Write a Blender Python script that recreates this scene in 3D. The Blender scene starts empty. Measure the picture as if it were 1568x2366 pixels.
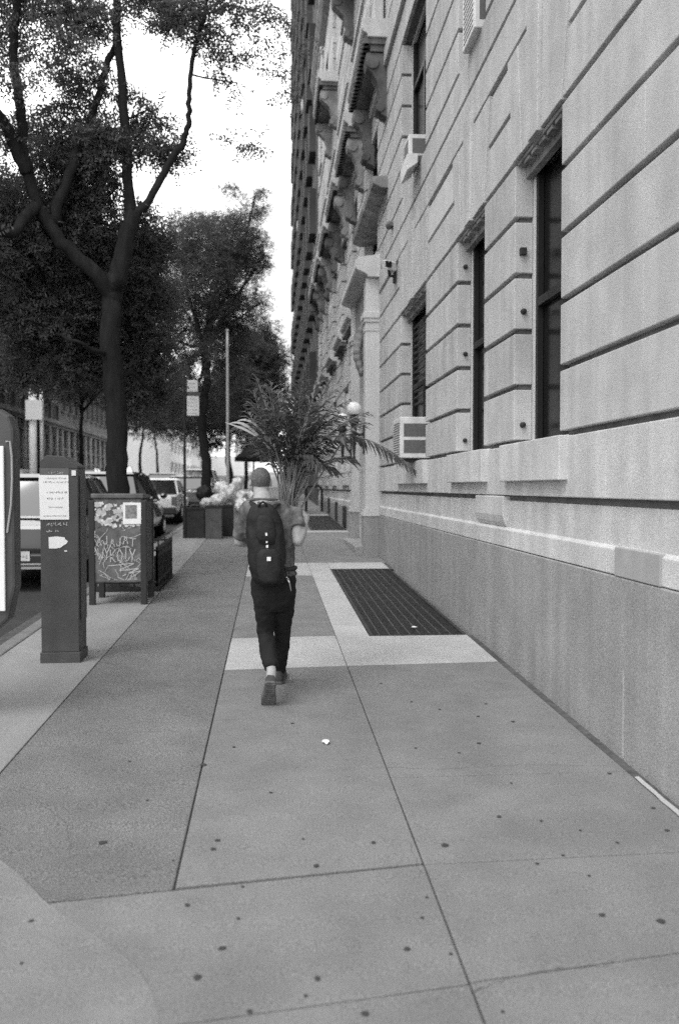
import bpy, math, random
import numpy as np
from math import sin, cos, pi, atan, radians, sqrt
random.seed(7); RNG = np.random.default_rng(11)
SC = bpy.context.scene
COL = SC.collection

# ------------------------------------------------------------------ survey of the site
# camera station and the fitted directions, used to read real positions off the survey photo
FPX, CAM_H, SLOPE = 2000.0, 1.7, 0.0235
YAW = atan(159 / FPX); PIT = -atan(57.5 / FPX * cos(YAW))
FW = np.array((sin(YAW) * cos(PIT), cos(YAW) * cos(PIT), sin(PIT)))
RT = np.array((cos(YAW), -sin(YAW), 0.0)); UP = np.cross(RT, FW)
def ray(u, v): return FW + (u - 784) / FPX * RT - (v - 1182.5) / FPX * UP
def at(u, v, Y):
    r = ray(u, v); t = Y / r[1]
    return np.array((r[0] * t, Y, CAM_H + r[2] * t))
def wall_at(u, v, W=2.06):
    r = ray(u, v); t = W / r[0]
    return (r[1] * t, CAM_H + r[2] * t)
def gz(y): return SLOPE * y                      # the pavement climbs gently

# ------------------------------------------------------------------ materials
def mat(name, base=0.3, rough=0.8, noise=0.0, nscale=8.0, bump=0.0, bscale=60.0, streak=0.0, grain=0.0,
        gscale=300.0, spec=0.3, metal=0.0, cells=0.0, cscale=3.0, trans=0.0, coat=0.0, emit=0.0, stretch=(1, 1, 1), alpha=1.0, detail=5):
    m = bpy.data.materials.new(name); m.use_nodes = True
    nt = m.node_tree; N = nt.nodes; L = nt.links
    b = N['Principled BSDF']
    b.inputs['Roughness'].default_value = rough
    b.inputs['Metallic'].default_value = metal
    b.inputs['Specular IOR Level'].default_value = spec
    if coat: b.inputs['Coat Weight'].default_value = coat
    if trans: b.inputs['Transmission Weight'].default_value = trans
    if alpha < 1: b.inputs['Alpha'].default_value = alpha
    tc = N.new('ShaderNodeTexCoord')
    mp = N.new('ShaderNodeMapping'); mp.inputs['Scale'].default_value = stretch
    L.new(tc.outputs['Object'], mp.inputs['Vector'])
    val = None
    def mult(a, bsock):
        if a is None: return bsock
        x = N.new('ShaderNodeMath'); x.operation = 'MULTIPLY'
        L.new(a, x.inputs[0]); L.new(bsock, x.inputs[1]); return x.outputs[0]
    def layer(scale, amt, vec, det=detail, lo=0.3, hi=0.7):
        n = N.new('ShaderNodeTexNoise'); n.inputs['Scale'].default_value = scale; n.inputs['Detail'].default_value = det
        L.new(vec, n.inputs['Vector'])
        r = N.new('ShaderNodeMapRange'); r.inputs['From Min'].default_value = lo; r.inputs['From Max'].default_value = hi
        r.inputs['To Min'].default_value = 1 - amt; r.inputs['To Max'].default_value = 1 + amt
        L.new(n.outputs['Fac'], r.inputs['Value']); return r.outputs[0]
    if noise: val = mult(val, layer(nscale, noise, mp.outputs[0]))
    if noise: val = mult(val, layer(nscale * 0.13, noise * 0.7, mp.outputs[0], 3))
    if grain: val = mult(val, layer(gscale, grain, tc.outputs['Object'], 2))
    if streak:
        m2 = N.new('ShaderNodeMapping'); m2.inputs['Scale'].default_value = (2.0, 2.0, 0.16)
        L.new(tc.outputs['Object'], m2.inputs['Vector'])
        val = mult(val, layer(2.6, streak, m2.outputs[0], 6))
    if cells:
        v = N.new('ShaderNodeTexVoronoi'); v.inputs['Scale'].default_value = cscale
        L.new(mp.outputs[0], v.inputs['Vector'])
        bw = N.new('ShaderNodeRGBToBW'); L.new(v.outputs['Color'], bw.inputs[0])
        r = N.new('ShaderNodeMapRange'); r.inputs['To Min'].default_value = 1 - cells; r.inputs['To Max'].default_value = 1 + cells
        L.new(bw.outputs[0], r.inputs['Value']); val = mult(val, r.outputs[0])
    if val is not None:
        x = N.new('ShaderNodeMath'); x.operation = 'MULTIPLY'; x.inputs[1].default_value = base
        L.new(val, x.inputs[0]); cb = N.new('ShaderNodeCombineColor')
        for k in range(3): L.new(x.outputs[0], cb.inputs[k])
        L.new(cb.outputs[0], b.inputs['Base Color'])
    else:
        b.inputs['Base Color'].default_value = (base, base, base, 1)
    if bump:
        n = N.new('ShaderNodeTexNoise'); n.inputs['Scale'].default_value = bscale; n.inputs['Detail'].default_value = 4
        L.new(mp.outputs[0], n.inputs['Vector'])
        bp = N.new('ShaderNodeBump'); bp.inputs['Strength'].default_value = min(1, bump); bp.inputs['Distance'].default_value = 0.01
        L.new(n.outputs['Fac'], bp.inputs['Height']); L.new(bp.outputs[0], b.inputs['Normal'])
    if emit:
        b.inputs['Emission Color'].default_value = (1, 1, 1, 1); b.inputs['Emission Strength'].default_value = emit
    return m

M = {}
M['stone'] = mat('limestone', 0.48, 0.85, 0.10, 3.2, 0.4, 180, 0.12, 0.34, 200)
M['stone_b'] = mat('limestone_sill_band', 0.54, 0.85, 0.10, 3.6, 0.4, 180, 0.12, 0.32, 200)
M['stone_pale'] = mat('limestone_pale', 0.55, 0.8, 0.08, 2.2, 0.3, 90, 0.08, 0.10, 170)
M['stone_c'] = mat('limestone_weathered', 0.43, 0.85, 0.12, 3.0, 0.4, 180, 0.18, 0.34, 200)
M['stone_dark'] = mat('limestone_dark', 0.24, 0.9, 0.30, 3.0, 0.4, 60, 0.25, 0.1, 150)  # darker limestone for soffits, frieze and mouldings
M['stone_shade'] = mat('limestone_shade', 0.13, 0.9, 0.45, 2.0, 0.4, 60, 0.35)  # limestone with the shade under the balconies put into its colour
M['joint'] = mat('recessed_joint', 0.16, 0.95, 0.25, 5.0)
M['granite'] = mat('granite_plinth', 0.30, 0.8, 0.10, 2.6, 0.3, 200, 0.12, 0.5, 200)
M['glass_dark'] = mat('dark_window_glass', 0.010, 0.2, 0.3, 1.0, spec=0.15)
M['frame_dark'] = mat('dark_frame', 0.015, 0.5, 0.1)
M['frame_pale'] = mat('pale_frame', 0.5, 0.6, 0.08, 6)
M['concrete'] = mat('pavement_concrete', 0.195, 0.9, 0.13, 3.0, 0.35, 300, 0, 0.5, 260)
M['concrete_rough'] = mat('pavement_aggregate', 0.172, 0.92, 0.14, 2.4, 0.7, 160, 0, 0.65, 170)
M['concrete_new'] = mat('pavement_new_concrete', 0.42, 0.9, 0.10, 3.0, 0.3, 260, 0, 0.3, 240)
M['flag'] = mat('kerbside_flags', 0.25, 0.9, 0.14, 1.6, 0.4, 100, 0, 0.2, 110, stretch=(1.6, 0.5, 1))
M['underlay'] = mat('joint_dirt', 0.085, 0.95, 0.3, 20)
M['gum'] = mat('gum_black', 0.05, 0.9)
M['asphalt'] = mat('asphalt', 0.05, 0.85, 0.2, 1.5, 0.5, 80, 0, 0.3, 90)
M['kerb'] = mat('kerb_stone', 0.2, 0.85, 0.15, 4, 0.3, 80)
M['road_paint'] = mat('road_paint', 0.6, 0.8, 0.15, 6)
M['iron'] = mat('cast_iron', 0.028, 0.6, 0.25, 12, 0.3, 90)
M['iron_light'] = mat('worn_iron', 0.085, 0.5, 0.3, 14)
M['steel_grey'] = mat('painted_steel_grey', 0.07, 0.45, 0.15, 5, 0.2, 100, 0.1)
M['steel_dark'] = mat('painted_steel_dark', 0.03, 0.45, 0.15, 5)
M['steel_pale'] = mat('galvanised_pole', 0.36, 0.5, 0.1, 5)
M['white'] = mat('white_enamel', 0.78, 0.5, 0.05, 4)
M['paper'] = mat('paper', 0.82, 0.8, 0.04, 12)
M['ink'] = mat('ink_grey', 0.25, 0.8)
M['ink_pale'] = mat('ink_pale', 0.5, 0.8)
M['ac_white'] = mat('air_conditioner_casing', 0.62, 0.5, 0.1, 6, streak=0.1)
M['ac_grille'] = mat('air_conditioner_grille', 0.11, 0.6, 0.15, 30)
M['bark'] = mat('bark', 0.016, 0.95, 0.35, 14, 1.0, 30, stretch=(1, 1, 0.25))
M['leaf'] = mat('honey_locust_leaf', 0.11, 0.55, 0.3, 3.0)
M['leaf_far'] = mat('far_leaf', 0.11, 0.7, 0.35, 0.8)
M['palm'] = mat('palm_leaf', 0.10, 0.36, 0.35, 6)
M['palm_stem'] = mat('palm_cane', 0.22, 0.5, 0.25, 8)
M['pot'] = mat('plastic_pot', 0.06, 0.5)
M['skin'] = mat('skin', 0.36, 0.5, 0.07, 14)
M['hair'] = mat('cropped_hair', 0.12, 0.8, 0.35, 60, 0.8, 200)
M['shirt'] = mat('tee_shirt_cotton', 0.12, 0.95, 0.45, 16, 0.8, 22)
M['trousers'] = mat('black_denim', 0.014, 0.9, 0.2, 12, 0.6, 20)
M['pack'] = mat('backpack_nylon', 0.013, 0.7, 0.3, 14, 0.6, 30)
M['pack_b'] = mat('backpack_panel', 0.019, 0.8, 0.3, 14, 0.6, 30)
M['tag'] = mat('reflective_tag', 0.8, 0.5)
M['shoe'] = mat('canvas_shoe', 0.06, 0.8, 0.2, 20)
M['sole'] = mat('rubber_sole', 0.12, 0.8, 0.25, 30, 0.5, 80)
M['graf_body'] = mat('mailbox_scuffed_paint', 0.13, 0.5, 0.3, 7, 0.2, 50, cells=0.25, cscale=9)
M['graf'] = mat('graffiti_marker', 0.5, 0.7, 0.15, 10)
M['graf_pale'] = mat('sticker_remains', 0.55, 0.8, 0.35, 14, cells=0.35, cscale=14)
M['car_dark'] = mat('black_car_paint', 0.016, 0.25, coat=1.0)
M['car_white'] = mat('white_car_paint', 0.72, 0.3, coat=1.0)
M['car_grey'] = mat('grey_car_paint', 0.16, 0.3, coat=1.0)
M['car_glass'] = mat('car_glass', 0.02, 0.05, spec=0.9, coat=1.0)
M['chrome'] = mat('chrome', 0.75, 0.15, metal=1.0)
M['lens'] = mat('lamp_lens', 0.55, 0.15, spec=0.8)
M['lens_dark'] = mat('tail_lamp_lens', 0.09, 0.15, spec=0.8)
M['tyre'] = mat('tyre', 0.02, 0.85)
M['cardboard'] = mat('bin_side', 0.035, 0.8, 0.2, 6)
M['cardboard_l'] = mat('cardboard', 0.10, 0.85, 0.2, 6)
M['bag'] = mat('clear_plastic_bag', 0.5, 0.3, 0.25, 7, 0.9, 18, cells=0.3, cscale=9, spec=0.6)
M['globe'] = mat('opal_glass_globe', 0.8, 0.25, 0.04, 8, spec=0.5)
M['umbrella'] = mat('dark_canvas', 0.02, 0.9)
M['brick_dark'] = mat('dark_brick_tower', 0.115, 0.95, 0.3, 0.5, 0.3, 40, 0.15, 0.4, 5, spec=0.1)
M['brick_far'] = mat('brownstone', 0.22, 0.9, 0.25, 0.8, 0.2, 30, 0.2)
M['pale_far'] = mat('pale_render', 0.55, 0.9, 0.1, 0.6)
M['win_far'] = mat('far_window', 0.07, 0.8, 0.3, 0.5, spec=0.1)
M['pale_col'] = mat('sooty_column', 0.32, 0.9, 0.2, 1.0)
M['concrete_patch'] = mat('lighter_concrete', 0.215, 0.9, 0.13, 3.0, 0.35, 300, 0, 0.5, 260)
M['ground'] = mat('ground', 0.12, 0.9, 0.2, 0.3)

def translucent(m, amt, val):
    nt = m.node_tree; out = [n for n in nt.nodes if n.type == 'OUTPUT_MATERIAL'][0]; b = nt.nodes['Principled BSDF']
    t = nt.nodes.new('ShaderNodeBsdfTranslucent'); t.inputs['Color'].default_value = (val, val, val, 1)
    x = nt.nodes.new('ShaderNodeMixShader'); x.inputs[0].default_value = amt
    nt.links.new(b.outputs[0], x.inputs[1]); nt.links.new(t.outputs[0], x.inputs[2]); nt.links.new(x.outputs[0], out.inputs['Surface'])
translucent(M['leaf'], 0.4, 0.16); translucent(M['leaf_far'], 0.4, 0.16); translucent(M['palm'], 0.25, 0.2)
M['hair_fade'] = mat('clipped_nape', 0.17, 0.8, 0.35, 60)
# ------------------------------------------------------------------ mesh builder
class MB:
    def __init__(s): s.v = []; s.f = []; s.m = []
    def add(s, vs, fs, m=0):
        o = len(s.v); s.v.extend([tuple(map(float, p)) for p in vs])
        for f in fs: s.f.append(tuple(i + o for i in f)); s.m.append(m)
        return s
    def box(s, x0, x1, y0, y1, z0, z1, m=0):
        if x1 < x0: x0, x1 = x1, x0
        vs = [(x0,y0,z0),(x1,y0,z0),(x1,y1,z0),(x0,y1,z0),(x0,y0,z1),(x1,y0,z1),(x1,y1,z1),(x0,y1,z1)]
        return s.add(vs, [(0,3,2,1),(4,5,6,7),(0,1,5,4),(1,2,6,5),(2,3,7,6),(3,0,4,7)], m)
    def hexa(s, vs, m=0):
        return s.add(vs, [(0,3,2,1),(4,5,6,7),(0,1,5,4),(1,2,6,5),(2,3,7,6),(3,0,4,7)], m)
    def obox(s, c, ax, ay, az, m=0):           # centre and three half-axis vectors
        c, ax, ay, az = map(np.array, (c, ax, ay, az))
        return s.hexa([c-ax-ay-az, c+ax-ay-az, c+ax+ay-az, c-ax+ay-az, c-ax-ay+az, c+ax-ay+az, c+ax+ay+az, c-ax+ay+az], m)
    def quad(s, a, b, c, d, m=0): return s.add([a, b, c, d], [(0,1,2,3)], m)
    def prism(s, poly, axis, a, b, m=0):       # poly in the two other axes, extruded a..b
        def p(q, t):
            if axis == 0: return (t, q[0], q[1])
            if axis == 1: return (q[0], t, q[1])
            return (q[0], q[1], t)
        n = len(poly); vs = [p(q, a) for q in poly] + [p(q, b) for q in poly]
        fs = [tuple(range(n))[::-1], tuple(range(n, 2*n))] + [(i, (i+1) % n, n+(i+1) % n, n+i) for i in range(n)]
        return s.add(vs, fs, m)
    def tube(s, pts, rad, n=8, m=0, cap=True, flat=None, wob=0.0):
        pts = [np.array(p, float) for p in pts]; k = len(pts)
        if not hasattr(rad, '__len__'): rad = [rad] * k
        vs = []; prev = None
        for i, p in enumerate(pts):
            d = pts[min(i+1, k-1)] - pts[max(i-1, 0)]; d = d / (np.linalg.norm(d) + 1e-9)
            if prev is None:
                ref = np.array((0, 0, 1.0)) if abs(d[2]) < 0.9 else np.array((1.0, 0, 0))
                a = np.cross(d, ref)
            else: a = prev - d * np.dot(prev, d)
            a /= np.linalg.norm(a) + 1e-9; prev = a; b = np.cross(d, a)
            r = rad[i]; ra, rb = (r if hasattr(r, '__len__') else (r, r))
            for j in range(n):
                t = 2*pi*j/n; w = 1 + (random.uniform(-wob, wob) if wob else 0)
                vs.append(p + a*cos(t)*ra*w + b*sin(t)*rb*w)
        fs = [(i*n+j, i*n+(j+1) % n, (i+1)*n+(j+1) % n, (i+1)*n+j) for i in range(k-1) for j in range(n)]
        if cap: fs += [tuple(range(n))[::-1], tuple(range((k-1)*n, k*n))]
        return s.add(vs, fs, m)
    def loft(s, rings, m=0, cap=True, close=True):
        n = len(rings[0]); vs = [p for r in rings for p in r]
        fs = [(i*n+j, i*n+(j+1) % n, (i+1)*n+(j+1) % n, (i+1)*n+j) for i in range(len(rings)-1) for j in range(n if close else n-1)]
        if cap: fs += [tuple(range(n))[::-1], tuple(range((len(rings)-1)*n, len(rings)*n))]
        return s.add(vs, fs, m)
    def lathe(s, c, prof, n=16, m=0, sx=1, sy=1):
        c = np.array(c, float)
        return s.loft([[c + (r*cos(2*pi*j/n)*sx, r*sin(2*pi*j/n)*sy, z) for j in range(n)] for r, z in prof], m)
    def ball(s, c, r, n=14, m=0):
        r = r if hasattr(r, '__len__') else (r, r, r); k = n//2+1
        rings = []
        for i in range(k+1):
            t = -pi/2 + pi*i/k; q = max(cos(t), 0.02)
            rings.append([np.array(c) + (r[0]*q*cos(2*pi*j/n), r[1]*q*sin(2*pi*j/n), r[2]*sin(t)) for j in range(n)])
        return s.loft(rings, m)
    def build(s, name, mats, parent=None, smooth=False, bevel=0, remesh=0, relax=0, sub=0, crumple=None):
        o0 = wloc(parent) if parent is not None else np.zeros(3)
        me = bpy.data.meshes.new(name)
        me.from_pydata([(p[0]-o0[0], p[1]-o0[1], p[2]-o0[2]) for p in s.v], [], s.f)
        if not isinstance(mats, (list, tuple)): mats = [mats]
        for mm in mats: me.materials.append(mm)
        me.polygons.foreach_set('material_index', s.m)
        if smooth: me.polygons.foreach_set('use_smooth', [True]*len(s.f))
        me.update()
        o = bpy.data.objects.new(name, me); COL.objects.link(o)
        if parent is not None: o.parent = parent
        if remesh:
            r = o.modifiers.new('remesh', 'REMESH'); r.mode = 'VOXEL'; r.voxel_size = remesh; r.use_smooth_shade = True
        if relax:
            r = o.modifiers.new('relax', 'SMOOTH'); r.iterations = relax; r.factor = 0.5
        if bevel:
            r = o.modifiers.new('bevel', 'BEVEL'); r.width = bevel; r.segments = 2; r.limit_method = 'ANGLE'; r.angle_limit = radians(40)
        if sub:
            r = o.modifiers.new('sub', 'SUBSURF'); r.levels = sub; r.render_levels = sub
        if crumple:
            tx = bpy.data.textures.new('crumple', 'CLOUDS'); tx.noise_scale = crumple[1]; tx.noise_depth = 2
            r = o.modifiers.new('crumple', 'DISPLACE'); r.texture = tx; r.strength = crumple[0]; r.mid_level = 0.5; r.texture_coords = 'LOCAL'
        return o
def wloc(o):
    t = np.zeros(3)
    while o is not None: t += np.array(o.location[:]); o = o.parent
    return t
def tag(o, label=None, cat=None, group=None, kind=None):
    if label: o['label'] = label
    if cat: o['category'] = cat
    if group: o['group'] = group
    if kind: o['kind'] = kind
    return o
def thing(name, label, cat, loc, group=None):
    o = bpy.data.objects.new(name, None); COL.objects.link(o); o.location = tuple(map(float, loc)); o.empty_display_size = 0.2
    return tag(o, label, cat, group)
def copy_tree(o, parent=None, loc=None):
    c = o.copy(); COL.objects.link(c); c.parent = parent
    if loc is not None: c.location = tuple(map(float, loc))
    for ch in [q for q in COL.objects if q.parent == o]: copy_tree(ch, c)
    return c
def struct(o, label=None): return tag(o, label, None, None, 'structure')
def quads_mesh(name, V, material, parent=None, smooth=False):
    """V: (n,4,3) array of quads, one mesh"""
    o0 = wloc(parent) if parent is not None else np.zeros(3)
    n = len(V); me = bpy.data.meshes.new(name)
    co = (V.reshape(-1, 3) - o0).astype(np.float32)
    me.vertices.add(n*4); me.vertices.foreach_set('co', co.ravel())
    me.loops.add(n*4); me.loops.foreach_set('vertex_index', np.arange(n*4, dtype=np.int32))
    me.polygons.add(n); me.polygons.foreach_set('loop_start', np.arange(0, n*4, 4, dtype=np.int32))
    me.materials.append(material); me.update(calc_edges=True); me.validate()
    o = bpy.data.objects.new(name, me); COL.objects.link(o)
    if parent is not None: o.parent = parent
    return o
# ================================================================== GROUND
WX = 2.06                      # street face of the stone building
KX = -2.57                     # kerb line
def slab(mb, x0, x1, y0, y1, top=0.0, m=0, th=0.06, y0b=None, y1b=None):
    # a paving slab lying on the slope; y0b/y1b give the far-x end of a skewed joint
    y0b = y0 if y0b is None else y0b; y1b = y1 if y1b is None else y1b
    P = [(x0, y0), (x1, y0b), (x1, y1b), (x0, y1)]
    mb.hexa([(x, y, gz(y) + top - th) for x, y in P] + [(x, y, gz(y) + top) for x, y in P], m)
def sheet(name, x0, x1, y0, y1, z, m, kind=True):
    mb = MB(); mb.quad((x0, y0, gz(y0)+z), (x1, y0, gz(y0)+z), (x1, y1, gz(y1)+z), (x0, y1, gz(y1)+z))
    return struct(mb.build(name, m))
mb = MB(); mb.quad((-600, -60, -1.9), (600, -60, -1.9), (600, 1500, 34.0), (-600, 1500, 34.0)); struct(mb.build('ground', M['ground']))
sheet('road', -13.1, -2.6, -20, 420, -0.15, M['asphalt'])
sheet('pavement_bed', -2.7, 0.99, -10, 260, -0.014, M['underlay'])
for a, b in ((-10, 8.64), (14.39, 23.14), (30.16, 260)): sheet('pavement_bed', 0.991, 2.4, a, b, -0.014, M['underlay'])
for a, b in ((8.64, 14.39), (23.14, 30.16)): sheet('grating_pit', 0.991, 2.4, a, b, -0.5, M['iron'])
def gap(a, b, g=0.008): return a + g/2, b - g/2
# left rough band, slabs about 3 m long
mb = MB()
ys = [3.33, 5.6, 9.0, 12.4, 15.9, 19.4, 23, 27, 31, 36, 41, 47, 53, 60, 68, 80, 95, 120, 150, 200]
for a, b in zip(ys, ys[1:]): slab(mb, -1.494, -0.395, *gap(a, b), m=0, y0b=(3.483 if a == 3.33 else None))
struct(mb.build('sidewalk_rough_band', [M['concrete_rough']], bevel=0.006))
# middle band
mb = MB(); g = 0.0032
def pl(x0, x1, y0, y1, m, y0b=None, y1b=None):
    slab(mb, x0+g, x1-g, y0+g, y1-g, m=m, y0b=None if y0b is None else y0b+g, y1b=None if y1b is None else y1b-g)
for a, b in ((-4, -1.2), (-1.2, 0.8)): pl(-1.49, 0.65, a, b, 0)
pl(-1.49, 0.65, 0.8, 2.45, 0, 0.8, 2.76)
pl(-1.49, 0.65, 2.45, 3.32, 0, 2.76, 3.62)
pl(-0.39, 0.65, 3.494, 5.82, 0, 3.634, 5.92)
pl(-0.39, 0.65, 5.82, 7.26, 0, 5.92, 7.34)
pl(-0.39, 0.65, 7.26, 8.6, 1, 7.34, 8.66)
pl(-0.39, 0.65, 8.6, 13.5, 0, 8.66, 13.55)
pl(-0.39, 0.65, 13.5, 15.3, 1, 13.55, 15.3)
for a, b, q in ((15.3, 19, 0), (19, 22.6, 0), (22.6, 23.2, 0), (23.2, 30, 0), (30, 30.8, 1), (30.8, 36, 0), (36, 42, 0), (42, 50, 0), (50, 60, 0), (60, 75, 0), (75, 100, 0), (100, 140, 0), (140, 200, 0)):
    pl(-0.39, 0.65, a, b, q)
# wall side band
for a, b in ((-4, -1.0), (-1.0, 1.1)): pl(0.65, 1.985, a, b, 0)
pl(0.65, 1.985, 1.1, 2.77, 0, 1.1, 2.97)
pl(0.65, 1.985, 2.77, 3.62, 0, 2.97, 3.66)
pl(0.65, 1.985, 3.62, 4.66, 0, 3.66, 4.66); pl(0.65, 1.985, 4.66, 7.34, 0, 4.66, 7.41)
pl(0.65, 1.985, 7.34, 8.62, 1, 7.41, 8.62)
pl(0.65, 0.99, 8.62, 15.3, 1)
pl(0.99, 1.985, 14.4, 15.3, 1)
for a, b, q in ((15.3, 19.0, 0), (19.0, 22.5, 0), (22.5, 23.1, 1)): pl(0.65, 2.05, a, b, q)
pl(0.65, 1.08, 23.1, 30.2, 0)
for a, b, q in ((30.2, 31, 1), (31, 36, 0), (36, 42, 0), (42, 50, 0), (50, 62, 0), (62, 80, 0), (80, 120, 0), (120, 200, 0)): pl(0.65, 2.05, a, b, q)
struct(mb.build('sidewalk', [M['concrete'], M['concrete_new']], bevel=0.005))
# kerbside flags and kerb
mb = MB()
ys = [-4, -1.5, 1.2, 3.4, 5.9, 8.1, 10.3, 11.9]
for a, b in zip(ys, ys[1:]): slab(mb, KX+0.16, -1.502, *gap(a, b), m=0)
ys = [13.8, 16, 18.5, 21, 23.5, 26, 28.6, 32, 37, 42, 50, 60, 75, 95, 120, 160]
for a, b in zip(ys, ys[1:]): slab(mb, KX+0.16, -1.502, *gap(a, b), m=0)
struct(mb.build('sidewalk_flags', [M['flag']], bevel=0.006))
mb = MB()
for k in range(60):
    a, b = gap(-4 + k*2.4, -4 + (k+1)*2.4, 0.012); slab(mb, KX, KX+0.15, a, b, top=0.004, th=0.24)
struct(mb.build('kerb', [M['kerb']], bevel=0.02))
def ground_at(u, v):
    r = ray(u, v); t = CAM_H / (SLOPE*r[1] - r[2]); return r[0]*t, r[1]*t
# slightly lighter patch of paving close by, with a curved outline, and the caulk along the wall
mb = MB()
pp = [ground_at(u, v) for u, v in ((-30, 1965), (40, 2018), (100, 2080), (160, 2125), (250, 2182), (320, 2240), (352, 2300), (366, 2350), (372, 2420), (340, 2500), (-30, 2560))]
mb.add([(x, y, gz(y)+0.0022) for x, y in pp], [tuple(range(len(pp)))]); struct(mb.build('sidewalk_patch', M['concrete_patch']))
mb = MB()
# gum and tar spots trodden into the slabs
spots = [(1027,1954,11),(1526,2130,12),(457,2260,12),(732,2263,9),(513,2193,10),(1390,2116,9),(940,2195,9),(1152,1888,7),(502,1943,7),(492,1963,7),
 (730,2002,9),(432,2093,8),(862,1948,7),(237,1948,11),(470,1768,9),(1106,1718,6),(1508,1868,6),(1540,1920,7),(843,2345,11),(1041,2206,6),(975,2122,6),
 (1184,1668,6),(1104,1656,5),(1240,1997,6),(1360,2025,5),(1407,1788,6),(72,2130,8),(550,2124,6),(985,2075,5),(1160,2340,6),(625,1832,5),(540,1727,5),
 (675,1672,5),(880,1580,4),(950,1622,4),(1015,1640,4),(1122,1627,4),(1060,1740,4),(960,1729,4),(1250,1898,5),(1300,1978,5),(1490,1700,4),(560,2050,5),
 (700,1940,4),(400,1990,4),(340,1850,4),(300,1760,4),(1425,1948,5),(1340,1920,5),(1180,1810,4),(706,2303,6),(576,2340,9),(50,2228,6)]
rs = random.Random(5)
def ground_at(u, v):
    r = ray(u, v); t = CAM_H / (SLOPE*r[1] - r[2]); return r[0]*t, r[1]*t
for u, v, r in spots:
    x, y = ground_at(u, v); rr = r * 0.62 * y / FPX * 1.5
    n = 9; ph = rs.random()*6
    ring = [(x + rr*cos(2*pi*j/n+ph)*rs.uniform(.7, 1.15), y + rr*sin(2*pi*j/n+ph)*rs.uniform(.7, 1.15)) for j in range(n)]
    mb.add([(a, b, gz(b) + 0.004) for a, b in ring] + [(x, y, gz(y)+0.006)], [(j, (j+1) % n, n) for j in range(n)])
tag(mb.build('gum_spots', M['gum']), kind='stuff')
mb = MB(); rc = random.Random(31)
def crack(pts, w=0.0022):
    P_ = []
    for (u0, v0), (u1, v1) in zip(pts, pts[1:]):
        a = ground_at(u0, v0); b_ = ground_at(u1, v1)
        for k in range(8): P_.append((a[0]+(b_[0]-a[0])*k/8+rc.uniform(-.008, .008), a[1]+(b_[1]-a[1])*k/8+rc.uniform(-.008, .008)))
    for p, q in zip(P_, P_[1:]):
        d = np.array((q[0]-p[0], q[1]-p[1])); L_ = np.linalg.norm(d)+1e-6; n_ = np.array((-d[1], d[0]))/L_*w*rc.uniform(.4, 1.2)
        mb.quad(*[(x_, y_, gz(y_)+.0035) for x_, y_ in ((p[0]-n_[0], p[1]-n_[1]), (q[0]-n_[0], q[1]-n_[1]), (q[0]+n_[0], q[1]+n_[1]), (p[0]+n_[0], p[1]+n_[1]))])
crack([(870, 1772), (1010, 1778), (1200, 1768), (1440, 1770)], .0008); crack([(870, 1935), (945, 1945), (975, 2040)], .0007)
crack([(1090, 2295), (1180, 2262), (1290, 2240), (1420, 2232)], .0012); crack([(60, 1830), (150, 1900), (170, 1990)], .0006); crack([(215, 1685), (330, 1668), (440, 1672)], .0009)
tag(mb.build('pavement_cracks', M['gum']), kind='stuff')
mb = MB()
prev = None
for k in range(30):
    y = 2.0 + k*0.088; w = 0.006 + 0.010*rs.random() + (0.008 if y < 4.5 else 0)
    cur = ((1.992 - w, y, gz(y)+0.008), (1.999 + 0.006*rs.random(), y, gz(y)+0.010))
    if prev: mb.quad(prev[0], prev[1], cur[1], cur[0])
    prev = cur
struct(mb.build('pavement_edge_strip', M['concrete_new']))
# litter
def litter(u, v, s, label):
    x, y = ground_at(u, v); m2 = MB(); n = 8
    ring = [(x + s*cos(2*pi*j/n)*rs.uniform(.6, 1.2), y + s*1.1*sin(2*pi*j/n)*rs.uniform(.6, 1.2), gz(y)+rs.uniform(0.006, 0.02)) for j in range(n)]
    m2.add(ring + [(x, y, gz(y)+0.022)], [(j, (j+1) % n, n) for j in range(n)])
    tag(m2.build('paper_scrap', M['paper']), label, 'litter')
litter(753, 1718, 0.034, 'white scrap of paper lying on the open slab behind the walker')
litter(957, 1451, 0.03, 'white scrap of paper lying on the near end of the dark pavement grating')
# gratings
def grating(x0, x1, y0, y1, label):
    t = thing('pavement_grating', label, 'grating', ((x0+x1)/2, (y0+y1)/2, gz((y0+y1)/2)), 'gratings in the pavement along the wall')
    m2 = MB()
    for a, b in ((x0, x0+0.035), (x1-0.035, x1)): slab(m2, a, b, y0, y1, top=-0.002, th=0.08)
    for a, b in ((y0, y0+0.035), (y1-0.035, y1)): slab(m2, x0+0.036, x1-0.036, a, b, top=-0.003, th=0.08)
    m2.build('frame', M['iron'], t)
    m2 = MB(); n = int((y1-y0)/0.034)
    for k in range(n):
        y = y0 + 0.04 + (y1-y0-0.08)*k/n; slab(m2, x0+0.036, x1-0.036, y, y+0.014, top=-0.014, th=0.035)
    m2.build('cross_bars', M['iron'], t)
    m2 = MB(); k = 0; x = x0 + 0.1
    while x < x1 - 0.06:
        slab(m2, x, x+0.008, y0+0.036, y1-0.036, top=-0.006, th=0.02); x += 0.105
    m2.build('bearing_bars', M['iron_light'], t)
for args in ((0.995, 1.985, 8.65, 14.38, 'long dark iron grating in the pavement beside the walker, white scrap at its near end'),
             (1.10, 2.04, 23.15, 30.15, 'far dark iron grating in the pavement past the doorway')): grating(*args)
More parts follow.
